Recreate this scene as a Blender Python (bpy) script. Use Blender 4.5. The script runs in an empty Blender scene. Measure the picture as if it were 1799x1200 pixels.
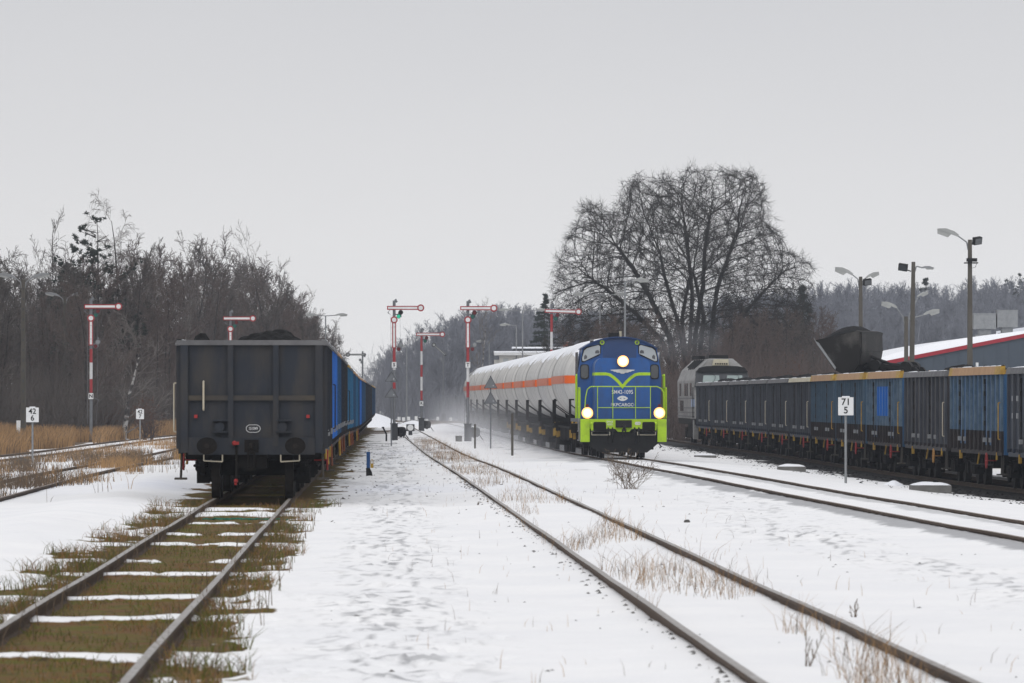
import bpy, math, random
import numpy as np
from mathutils import Vector

S = bpy.context.scene
COL = S.collection
R = math.radians
F = 11000.0          # focal length in photo pixels (220 mm on 36 mm)
YH = 700.0           # horizon row in the photo
H = 2.12             # camera height above the snow
rnd = random.Random(7)
nrg = np.random.default_rng(11)

def at(x, y, Y):
    """world point that stands at photo position x, y when Y metres away"""
    return ((x - 899.5) / F * Y, Y, H + (YH - y) / F * Y)

def ss(a, b, t):
    t = np.clip((np.asarray(t, float) - a) / (b - a), 0, 1)
    return t * t * (3 - 2 * t)

# ------------------------------------------------------------------ tracks
def table(pts):
    ys = np.arange(-60, 1400.0)
    px = np.array([p[0] for p in pts], float); py = np.array([p[1] for p in pts], float)
    s0 = (py[1] - py[0]) / (px[1] - px[0]); s1 = (py[-1] - py[-2]) / (px[-1] - px[-2])
    v = np.interp(ys, px, py)
    v = np.where(ys < px[0], py[0] + s0 * (ys - px[0]), v)
    v = np.where(ys > px[-1], py[-1] + s1 * (ys - px[-1]), v)
    k = np.hanning(41); k /= k.sum()
    pad = np.concatenate([v[0] - (v[1] - v[0]) * np.arange(20, 0, -1), v, v[-1] + (v[-1] - v[-2]) * np.arange(1, 21)])
    v = np.convolve(pad, k, 'valid')
    return lambda Y: np.interp(Y, ys, v)
XA = table([(20, -3.0), (44, -3.49), (124, -5.17), (200, -6.72), (350, -9.55), (500, -12.4), (600, -14.3)])
XB = table([(20, 3.10), (44, 2.52), (60, 2.10), (83, 1.50), (113, .72), (151, -.28), (191, -1.26), (282, -3.4), (400, -6.3), (600, -11.2)])
XC = table([(60, 9.3), (102, 7.6), (138, 6.25), (176, 5.1), (225, 4.05), (300, 2.07), (420, -1.1), (600, -5.9)])
XD = table([(130, 15.9), (150, 14.95), (165, 14.45), (179.4, 13.92), (193.8, 13.55), (208, 13.2), (222.6, 12.95), (237, 12.75),
            (251, 12.6), (266, 12.35), (280, 12.05), (294.6, 11.7), (309, 11.3), (323, 10.95), (346, 10.55), (450, 8.5), (600, 5)])
XE = table([(60, -9.6), (152, -11.65), (285, -14.5), (500, -19)])
XG = table([(60, -15.9), (150, -17.5), (241, -19.1), (316, -20.2), (364, -20.4), (450, -19.6), (550, -19.2), (650, -19.6)])

def gz(X, Y):
    """ground height"""
    base = -.25 * ss(150, 280, Y)
    xc = XC(Y) + 1.4; xd = XD(Y) - 1.8
    t = ss(0, 1, (np.asarray(X) - xc) / np.maximum(xd - xc, 1.0))
    return base + (-.42 - base) * t
def gzf(X, Y): return float(gz(X, Y))

# ------------------------------------------------------------------ materials
def new_mat(name):
    m = bpy.data.materials.new(name); m.use_nodes = True
    nt = m.node_tree; b = nt.nodes['Principled BSDF']
    return m, nt, b
def M(name, c, rough=.65, c2=None, scale=2.5, metal=0.0, bump=0.0, bscale=None, spec=.35, stretch=(1, 1, 1), lo=.35, hi=.7, detail=6, emit=None, es=0):
    m, nt, b = new_mat(name)
    b.inputs['Base Color'].default_value = (*c, 1)
    b.inputs['Roughness'].default_value = rough
    b.inputs['Metallic'].default_value = metal
    b.inputs['Specular IOR Level'].default_value = spec
    tc = nt.nodes.new('ShaderNodeTexCoord'); mp = nt.nodes.new('ShaderNodeMapping')
    oi = nt.nodes.new('ShaderNodeObjectInfo'); mu = nt.nodes.new('ShaderNodeMath'); mu.operation = 'MULTIPLY'; mu.inputs[1].default_value = 37
    nt.links.new(oi.outputs['Random'], mu.inputs[0]); nt.links.new(mu.outputs[0], mp.inputs['Location'])
    mp.inputs['Scale'].default_value = stretch
    nt.links.new(tc.outputs['Object'], mp.inputs['Vector'])
    if c2 is None: c2 = tuple(v * .62 for v in c)
    n = nt.nodes.new('ShaderNodeTexNoise'); n.inputs['Scale'].default_value = scale; n.inputs['Detail'].default_value = detail; n.inputs['Roughness'].default_value = .65
    nt.links.new(mp.outputs[0], n.inputs['Vector'])
    r = nt.nodes.new('ShaderNodeMapRange'); r.inputs[1].default_value = lo; r.inputs[2].default_value = hi
    nt.links.new(n.outputs['Fac'], r.inputs[0])
    mx = nt.nodes.new('ShaderNodeMix'); mx.data_type = 'RGBA'
    mx.inputs['A'].default_value = (*c, 1); mx.inputs['B'].default_value = (*c2, 1)
    nt.links.new(r.outputs[0], mx.inputs['Factor']); nt.links.new(mx.outputs['Result'], b.inputs['Base Color'])
    rr = nt.nodes.new('ShaderNodeMapRange'); rr.inputs[3].default_value = max(rough - .12, .05); rr.inputs[4].default_value = min(rough + .15, 1)
    nt.links.new(n.outputs['Fac'], rr.inputs[0]); nt.links.new(rr.outputs[0], b.inputs['Roughness'])
    if bump:
        n2 = nt.nodes.new('ShaderNodeTexNoise'); n2.inputs['Scale'].default_value = bscale or scale * 4; n2.inputs['Detail'].default_value = 4
        nt.links.new(mp.outputs[0], n2.inputs['Vector'])
        bp = nt.nodes.new('ShaderNodeBump'); bp.inputs['Strength'].default_value = bump; bp.inputs['Distance'].default_value = .03
        nt.links.new(n2.outputs['Fac'], bp.inputs['Height']); nt.links.new(bp.outputs[0], b.inputs['Normal'])
    if emit:
        b.inputs['Emission Color'].default_value = (*emit, 1); b.inputs['Emission Strength'].default_value = es
    return m

m_wdark = M('dark_wagon_paint', (.0185, .0225, .031), .62, (.044, .040, .037), 1.5, bump=.5, bscale=1.6, stretch=(1.2, 1.2, .40), spec=.22, lo=.44, hi=.70)
m_wdark2 = M('blue_black_wagon_paint', (.012, .022, .042), .6, (.026, .026, .031), 1.4, stretch=(1, 1, .4), spec=.2)
m_wbrown = M('brown_black_wagon_paint', (.030, .026, .028), .65, (.016, .018, .024), 1.4, stretch=(1, 1, .4), spec=.2)
m_wblue = M('blue_wagon_paint', (.010, .075, .19), .55, (.014, .045, .095), .9, stretch=(1, 1, .35))
m_wteal = M('dull_blue_wagon_paint', (.018, .070, .135), .6, (.028, .055, .085), 1.1, stretch=(1, 1, .35))
m_wbright = M('bright_blue_wagon_paint', (.016, .17, .60), .5, (.02, .11, .36), .9)
m_wcyan = M('teal_wagon_paint', (.012, .15, .30), .55, (.02, .09, .17), .9)
m_bpatch = M('fresh_blue_paint', (.010, .115, .40), .45, (.008, .10, .34), 1)
m_band = M('brown_dirt_band', (.030, .025, .025), .8, (.018, .016, .018), 2, spec=.15)
m_ribd = M('dusty_lit_rib', (.056, .063, .078), .7, (.024, .028, .038), 2, stretch=(1, 1, .5))  # these rib tones are lightened for dust and for edges catching light
m_ribb = M('dusty_lit_blue_rib', (.10, .145, .19), .7, (.035, .075, .12), 3)
m_ribt = M('dusty_lit_dull_blue_rib', (.045, .085, .13), .7, (.03, .055, .085), 3)
m_bar = M('rusty_beam', (.052, .043, .032), .75, (.033, .032, .033), 1.5, stretch=(1, 1, .4))
m_tan = M('tan_top_plank', (.40, .245, .125), .8, (.33, .19, .10), 2, bump=.2)
m_yel = M('yellow_paint', (.42, .26, .03), .65, (.24, .14, .03), 5)
m_cream = M('cream_top_plank', (.50, .47, .36), .8, (.40, .36, .27), 2)
m_grayc = M('grey_top_rail', (.125, .125, .13), .7, (.08, .08, .085), 2)
m_under = M('black_running_gear', (.007, .007, .0075), .85, (.016, .013, .011), 4, bump=.2, spec=.1)
m_wheel = M('wheel_steel', (.014, .0125, .012), .7, (.026, .020, .016), 5, metal=.2, spec=.15)
m_coal = M('coal', (.005, .005, .0055), .8, (.014, .014, .015), 9, bump=.9, bscale=14, spec=.15)
m_white = M('white_paint', (.72, .73, .74), .5, (.62, .63, .64), 2)
m_offw = M('off_white_rail_paint', (.46, .44, .37), .55, (.42, .36, .26), 4)
m_red = M('red_paint', (.30, .018, .018), .6, (.20, .016, .016), 3)
m_redd = M('signal_red', (.34, .034, .040), .55, (.25, .03, .036), 3)
m_orange = M('orange_stripe_paint', (.80, .13, .012), .5, (.72, .12, .014), 2)
m_orange2 = M('dull_orange_stripe_paint', (.62, .17, .08), .6, (.52, .21, .14), 1.5)
m_tank = M('white_tank_paint', (.55, .54, .52), .5, (.30, .295, .285), 1.3, stretch=(.35, 1.6, .35), spec=.4, lo=.45, hi=.80)
m_tankf = M('shaded_tank_ring', (.26, .255, .245), .65, (.44, .43, .42), 1.4, stretch=(.4, 1.6, .4), lo=.42, hi=.70)  # grey bands painting the ring-like shading between tanks, drawn as grime
m_snow = M('settled_snow', (.84, .86, .90), .9, (.80, .82, .87), 2, bump=.3, bscale=6, spec=.1)
m_blue = M('loco_blue_paint', (.008, .082, .30), .42, (.020, .052, .135), 1.6, spec=.4, bump=.08, bscale=2, stretch=(1, 1, .5), lo=.42, hi=.80)
m_navy = M('loco_dark_blue_paint', (.010, .045, .15), .4, (.009, .038, .12), 1.3, spec=.5)
m_lime = M('lime_green_paint', (.36, .56, .012), .5, (.20, .29, .03), 2.5, lo=.45, hi=.85)
m_black = M('black_paint', (.007, .007, .008), .6, (.014, .014, .014), 4, spec=.2)
m_glass = M('sky_toned_glass', (.40, .43, .44), .12, (.34, .37, .38), .8, spec=.8)  # opaque pale colour stands for reflection and the brightness seen through
m_glassd = M('dark_window_glass', (.035, .04, .045), .08, (.05, .055, .06), 1, spec=.9)
m_glassg = M('greenish_window_glass', (.14, .20, .20), .10, (.10, .15, .15), 1, spec=.8)
m_silver = M('silver_grey_paint', (.25, .25, .25), .55, (.15, .148, .142), 1.2, stretch=(1, .4, 2))
m_silverd = M('dark_silver_paint', (.11, .11, .115), .55, (.075, .075, .08), 2)
m_lblue = M('pale_blue_paint', (.28, .36, .52), .5, (.22, .29, .43), 2)
m_steel = M('galvanised_steel', (.26, .27, .28), .5, (.20, .21, .22), 5, metal=.3)
m_mast = M('grey_mast_paint', (.16, .17, .185), .6, (.12, .128, .14), 4)
m_mastw = M('white_mast_paint', (.62, .63, .64), .6, (.52, .53, .54), 4)
m_mastd = M('dark_signal_box_paint', (.045, .048, .055), .65, (.03, .032, .036), 3)
m_conc = M('weathered_concrete', (.088, .080, .068), .9, (.055, .050, .042), 1.6, bump=.4, stretch=(1, 1, .3))
m_concd = M('damp_concrete', (.15, .148, .142), .9, (.09, .088, .084), 3, bump=.4)
m_lamphead = M('pale_lamp_glass', (.34, .35, .345), .35, (.27, .28, .275), 3)
m_headw = M('headlight_warm_ring', (1, .8, .4), .3, (1, .8, .4), 2, emit=(1.0, .66, .26), es=1.35)
m_head = M('headlight_glow', (1, .9, .7), .3, (1, .9, .7), 2, emit=(1.0, .77, .38), es=1.9)
m_headr = M('headlight_halo', (1, .6, .25), .3, (1, .55, .2), 2, emit=(1.0, .36, .07), es=1.3)  # glowing orange rim that draws the lamp's glare halo
m_green = M('green_lens', (.01, .28, .17), .15, (.01, .24, .15), 3, emit=(.02, .75, .42), es=.35)
m_greend = M('unlit_green_lens', (.012, .11, .085), .15, (.01, .09, .07), 3)
m_redl = M('unlit_red_lens', (.12, .012, .016), .15, (.09, .01, .014), 3)
m_rail = M('rusty_rail_side', (.075, .042, .020), .8, (.038, .026, .019), 8, bump=.4)
m_railt = M('worn_rail_head', (.40, .385, .37), .4, (.22, .19, .165), 5, metal=.35)
m_railr = M('rusty_rail_head', (.21, .165, .13), .5, (.13, .09, .065), 5, metal=.3)
m_bark = M('dark_bark', (.024, .021, .019), .9, (.042, .037, .033), 3)
m_twig = M('bare_twigs', (.062, .052, .047), .9, (.090, .078, .072), .7)
m_twigr = M('reddish_bare_twigs', (.080, .057, .050), .9, (.100, .078, .070), .7)
m_oak = M('oak_bark', (.020, .018, .016), .9, (.032, .029, .026), 1.2)
m_birch = M('birch_bark', (.34, .33, .32), .8, (.04, .036, .034), 3, lo=.45, hi=.52)
m_btwig = M('pale_birch_twigs', (.17, .155, .145), .9, (.10, .085, .075), .7)
m_fartwig = M('snow_and_haze_toned_twigs', (.215, .228, .265), .9, (.14, .147, .17), .7)  # distance haze painted into the twig colour, on top of snow dusting
m_fthick = M('snow_dusted_thicket_twigs', (.055, .048, .048), .9, (.040, .036, .036), .7)
m_needle = M('pine_needles', (.014, .024, .016), .8, (.024, .035, .022), 1.2)
m_leaf = M('withered_oak_leaves', (.10, .042, .022), .85, (.07, .032, .02), 2)
m_drygrass = M('dry_tan_grass', (.40, .245, .115), .9, (.25, .15, .07), .8)
m_weed = M('dead_brown_weeds', (.075, .052, .036), .9, (.17, .125, .085), .9)
m_mossb = M('olive_grass', (.110, .118, .016), .9, (.060, .055, .014), 1.4)
m_grassb = M('brown_track_grass', (.29, .165, .062), .9, (.10, .052, .024), 1.6)
m_hall = M('blue_grey_cladding', (.050, .066, .088), .6, (.044, .058, .078), 1.2)
m_hallr = M('red_trim', (.30, .014, .03), .5, (.25, .014, .025), 3)
m_plaster = M('pale_plaster', (.52, .51, .48), .85, (.44, .43, .41), .8)
m_brick = M('red_brick', (.30, .085, .05), .85, (.22, .065, .04), 5)
m_bucket = M('worn_bucket_steel', (.010, .009, .0085), .6, (.10, .095, .09), .75, lo=.50, hi=.78, spec=.2)
m_lyel = M('loader_orange_paint', (.42, .21, .05), .6, (.32, .16, .05), 2)
m_lorange = M('faded_orange_paint', (.24, .065, .025), .7, (.12, .04, .02), 4)
m_rubber = M('tyre_rubber', (.015, .015, .015), .85, (.022, .021, .02), 5)
m_stone = M('grey_stone', (.10, .095, .09), .9, (.06, .058, .055), 5, bump=.5)
m_bluep = M('blue_post_paint', (.012, .07, .22), .55, (.01, .055, .17), 3)
m_net = M('green_cord', (.01, .16, .11), .7, (.01, .12, .08), 5)

# ------------------------------------------------------------------ mesh builder
class MB:
    def __init__(s): s.v = []; s.f = []; s.m = []; s.sm = []
    def add(s, vs, fs, m=0, smooth=False):
        o = len(s.v); s.v += [tuple(map(float, v)) for v in vs]
        for f in fs: s.f.append(tuple(i + o for i in f)); s.m.append(m); s.sm.append(smooth)
        return s
    def box(s, x0, x1, y0, y1, z0, z1, m=0):
        vs = [(x, y, z) for x in (x0, x1) for y in (y0, y1) for z in (z0, z1)]
        return s.add(vs, [(0, 1, 3, 2), (4, 6, 7, 5), (0, 4, 5, 1), (2, 3, 7, 6), (0, 2, 6, 4), (1, 5, 7, 3)], m)
    def cyl(s, p0, p1, r0, r1=None, n=12, m=0, caps=True):
        r1 = r0 if r1 is None else r1
        a = Vector(p0); b = Vector(p1); d = (b - a).normalized()
        u = d.orthogonal().normalized(); w = d.cross(u)
        vs = []
        for p, r in ((a, r0), (b, r1)):
            for i in range(n):
                t = 2 * math.pi * i / n
                vs.append(p + u * (r * math.cos(t)) + w * (r * math.sin(t)))
        s.add(vs, [(i, (i + 1) % n, n + (i + 1) % n, n + i) for i in range(n)], m, n > 6)
        if caps: s.add(vs, [tuple(range(n - 1, -1, -1)), tuple(range(n, 2 * n))], m)
        return s
    def tube(s, pts, r, n=6, m=0):
        for a, b in zip(pts[:-1], pts[1:]): s.cyl(a, b, r, r, n, m)
        return s
    def prism(s, poly, axis, a, b, m=0, smooth=False):
        """poly of 2-D points, pushed along axis from a to b (x: (y,z), y: (x,z), z: (x,y))"""
        def p(q, t):
            if axis == 'x': return (t, q[0], q[1])
            if axis == 'y': return (q[0], t, q[1])
            return (q[0], q[1], t)
        n = len(poly); vs = [p(q, a) for q in poly] + [p(q, b) for q in poly]
        s.add(vs, [tuple(range(n)), tuple(range(2 * n - 1, n - 1, -1))], m)
        return s.add(vs, [(i, n + i, n + (i + 1) % n, (i + 1) % n) for i in range(n)], m, smooth)
    def revolve(s, prof, c, axis='y', n=32, m=0, a0=0, a1=2 * math.pi, smooth=True):
        """prof of (along, radius) round the axis through c"""
        full = abs(a1 - a0 - 2 * math.pi) < 1e-6; k = n if full else n + 1
        vs = []
        for t, r in prof:
            for i in range(k):
                a = a0 + (a1 - a0) * i / n
                if axis == 'y': vs.append((c[0] + r * math.sin(a), c[1] + t, c[2] + r * math.cos(a)))
                elif axis == 'x': vs.append((c[0] + t, c[1] + r * math.cos(a), c[2] + r * math.sin(a)))
                else: vs.append((c[0] + r * math.cos(a), c[1] + r * math.sin(a), c[2] + t))
        fs = []
        for j in range(len(prof) - 1):
            for i in range(n):
                i2 = (i + 1) % k
                fs.append((j * k + i, j * k + i2, (j + 1) * k + i2, (j + 1) * k + i))
        return s.add(vs, fs, m, smooth)
    def sph(s, c, r, n=12, m=0):
        rx, ry, rz = (r, r, r) if not hasattr(r, '__len__') else r
        vs = []; k = n // 2
        for j in range(k + 1):
            t = math.pi * j / k
            for i in range(n):
                a = 2 * math.pi * i / n
                vs.append((c[0] + rx * math.sin(t) * math.cos(a), c[1] + ry * math.sin(t) * math.sin(a), c[2] + rz * math.cos(t)))
        return s.add(vs, [(j * n + i, j * n + (i + 1) % n, (j + 1) * n + (i + 1) % n, (j + 1) * n + i) for j in range(k) for i in range(n)], m, True)
    def build(s, name, mats, parent=None, bevel=0):
        if not isinstance(mats, (list, tuple)): mats = [mats]
        me = bpy.data.meshes.new(name); me.from_pydata(s.v, [], s.f)
        for mt in mats: me.materials.append(mt)
        me.polygons.foreach_set('material_index', s.m); me.polygons.foreach_set('use_smooth', s.sm)
        me.update()
        o = bpy.data.objects.new(name, me); COL.objects.link(o)
        if parent: o.parent = parent
        if bevel:
            md = o.modifiers.new('bevel', 'BEVEL'); md.width = bevel; md.segments = 2; md.limit_method = 'ANGLE'
        return o

def tag(o, label=None, cat=None, group=None, kind=None):
    if label: o['label'] = label
    if cat: o['category'] = cat
    if group: o['group'] = group
    if kind: o['kind'] = kind
    return o
def empty(name, loc, label, cat, group=None, rz=0, sc=None):
    o = bpy.data.objects.new(name, None); COL.objects.link(o)
    o.location = loc; o.rotation_euler = (0, 0, rz); o.empty_display_size = .3
    if sc: o.scale = (sc, sc, sc)
    return tag(o, label, cat, group)
def copy_tree(o, parent=None, skip=()):
    c = o.copy(); COL.objects.link(c)
    if parent: c.parent = parent
    for ch in list(o.children):
        if ch.name.split('.')[0] not in skip: copy_tree(ch, c, skip)
    return c
def find(o, stem):
    return [c for c in o.children_recursive if c.name.split('.')[0] == stem]
def repaint(o, slot, mt):
    o.material_slots[slot].link = 'OBJECT'; o.material_slots[slot].material = mt

def text(name, body, size, mt, parent, loc, bold=0, rot=(R(90), 0, 0), width=None, ext=.002):
    cu = bpy.data.curves.new(name, 'FONT'); cu.body = body; cu.size = size; cu.extrude = ext
    cu.align_x = 'CENTER'; cu.align_y = 'CENTER'; cu.offset = bold; cu.space_line = .95
    t = bpy.data.objects.new(name + '_text', cu); COL.objects.link(t)
    bpy.context.view_layer.update()
    me = bpy.data.meshes.new_from_object(t.evaluated_get(bpy.context.evaluated_depsgraph_get()))
    bpy.data.objects.remove(t); bpy.data.curves.remove(cu)
    me.materials.clear(); me.materials.append(mt)
    o = bpy.data.objects.new(name, me); COL.objects.link(o)
    o.parent = parent; o.location = loc; o.rotation_euler = rot
    if width:
        xs = [v.co.x for v in me.vertices]; k = width / (max(xs) - min(xs))
        for v in me.vertices: v.co.x *= k
    return o

def seg_mesh(name, segs, mats, parent=None, sides=3, mi=None):
    """tapered sticks: rows of p0, p1, r0, r1"""
    a = np.asarray(segs, float).reshape(-1, 8)
    p0 = a[:, 0:3]; p1 = a[:, 3:6]; r0 = a[:, 6]; r1 = a[:, 7]
    d = p1 - p0; d /= np.maximum(np.linalg.norm(d, axis=1, keepdims=True), 1e-9)
    h = np.where(np.abs(d[:, 2:3]) < .9, np.array([[0, 0, 1.0]]), np.array([[1.0, 0, 0]]))
    u = np.cross(d, h); u /= np.linalg.norm(u, axis=1, keepdims=True); w = np.cross(d, u)
    n = len(a); V = np.empty((n, 2, sides, 3))
    for i in range(sides):
        t = 2 * math.pi * i / sides
        o = u * math.cos(t) + w * math.sin(t)
        V[:, 0, i] = p0 + o * r0[:, None]; V[:, 1, i] = p1 + o * r1[:, None]
    base = (np.arange(n) * 2 * sides)[:, None]
    q = np.array([[i, (i + 1) % sides, sides + (i + 1) % sides, sides + i] for i in range(sides)])
    Fq = (base[:, :, None] + q[None]).reshape(-1, 4)
    return raw_mesh(name, V.reshape(-1, 3), Fq, mats, parent, None if mi is None else np.repeat(mi, sides), smooth=sides > 4)
def raw_mesh(name, V, Fq, mats, parent=None, mi=None, smooth=False):
    if not isinstance(mats, (list, tuple)): mats = [mats]
    k = Fq.shape[1]; me = bpy.data.meshes.new(name)
    me.vertices.add(len(V)); me.vertices.foreach_set('co', np.asarray(V, np.float32).ravel())
    me.loops.add(Fq.size); me.loops.foreach_set('vertex_index', Fq.ravel().astype(np.int32))
    me.polygons.add(len(Fq)); me.polygons.foreach_set('loop_start', np.arange(0, Fq.size, k, dtype=np.int32))
    if mi is not None: me.polygons.foreach_set('material_index', np.asarray(mi, np.int32))
    me.polygons.foreach_set('use_smooth', np.full(len(Fq), smooth))
    for mt in mats: me.materials.append(mt)
    me.update(calc_edges=True)
    o = bpy.data.objects.new(name, me); COL.objects.link(o)
    if parent: o.parent = parent
    return o

def vnoise(x, y, seed=0):
    """smooth value noise in 0..1"""
    x = np.asarray(x, float); y = np.asarray(y, float)
    xi = np.floor(x).astype(np.int64); yi = np.floor(y).astype(np.int64)
    fx = x - xi; fy = y - yi; fx = fx * fx * (3 - 2 * fx); fy = fy * fy * (3 - 2 * fy)
    def hsh(a, b):
        h = (a * 374761393 + b * 668265263 + seed * 974634777) & 0xffffffff
        h = ((h ^ (h >> 13)) * 1274126177) & 0xffffffff
        return ((h ^ (h >> 16)) & 0xffff) / 65535.0
    return (hsh(xi, yi) * (1 - fx) + hsh(xi + 1, yi) * fx) * (1 - fy) + (hsh(xi, yi + 1) * (1 - fx) + hsh(xi + 1, yi + 1) * fx) * fy
def fbm(x, y, seed=0, o=4):
    s = 0; a = .5; t = 0
    for i in range(o):
        s = s + a * vnoise(x * 2 ** i, y * 2 ** i, seed + i); t += a; a *= .5
    return s / t

WORDS = ['', 'first', 'second', 'third', 'fourth', 'fifth', 'sixth', 'seventh', 'eighth', 'ninth', 'tenth', 'eleventh', 'twelfth', 'thirteenth', 'fourteenth',
         'fifteenth', 'sixteenth', 'seventeenth', 'eighteenth', 'nineteenth', 'twentieth', 'twenty-first', 'twenty-second', 'twenty-third', 'twenty-fourth',
         'twenty-fifth', 'twenty-sixth', 'twenty-seventh', 'twenty-eighth']
HAZE, SKY, SUN, EXPO = .00014, 8.8, 1.35, .07
# ------------------------------------------------------------------ vehicles (local: +y runs away from the camera end, z = 0 on the rail head)
def wheel_mb(x, y, r, s):
    b = MB()
    b.cyl((x - .07, y, r), (x + .07, y, r), r, n=24); b.cyl((x - s * .07, y, r), (x - s * .10, y, r), r + .03, n=24)
    b.cyl((x + s * .07, y, r), (x + s * .16, y, r), .12, n=10)
    return b
def bogie(root, yc, r=.46, wb=.9, x=.75):
    b = MB()
    for s in (-1, 1):
        xo = s * 1.0
        b.prism([(yc - wb - .35, .52), (yc - wb + .2, .36), (yc + wb - .2, .36), (yc + wb + .35, .52), (yc + wb + .3, .72), (yc + .4, .62), (yc - .4, .62), (yc - wb - .3, .72)], 'x', xo - .05, xo + .05)
        for k in (-1, 1):
            b.box(xo - .12, xo + .14, yc + k * wb - .16, yc + k * wb + .16, .30, .62)           # axle box
            for j in range(5): b.cyl((xo - .02, yc + k * wb, .62 + j * .055), (xo - .02, yc + k * wb, .65 + j * .055), .13, n=8)
        for j in range(5): b.box(xo - .09, xo + .09, yc - .35 + j * .04, yc + .35 - j * .04, .30 + j * .05, .34 + j * .05)
    b.box(-1, 1, yc - .12, yc + .12, .45, .75)
    g = b.build('bogie', m_under, root)
    for k in (-1, 1):
        for s in (-1, 1): wheel_mb(s * x, yc + k * wb, r, s).build('wheel', m_wheel, g)
    return g
def coal_mesh(root, L, peaks, base=2.82, seed=0):
    nx, ny = 28, 110
    X, Y = np.meshgrid(np.linspace(-1.36, 1.36, nx), np.linspace(.72, L - .72, ny), indexing='ij')
    Z = base + .10 * fbm(X * 1.5, Y * 1.1, seed) + .13 * (fbm(X * 5, Y * 5, seed + 5) - .4) + .07 * (vnoise(X * 16, Y * 16, seed) - .5)
    for (px, py, wx, wy, h) in peaks: Z = Z + h * np.exp(-np.abs((X - px) / wx) ** 2.8 - ((Y - py) / wy) ** 2)
    V = np.stack([X, Y, Z], -1).reshape(-1, 3)
    i, j = np.meshgrid(np.arange(nx - 1), np.arange(ny - 1), indexing='ij'); q = i * ny + j
    return raw_mesh('coal_load', V, np.stack([q, q + ny, q + ny + 1, q + 1], -1).reshape(-1, 4), m_coal, root)

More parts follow.
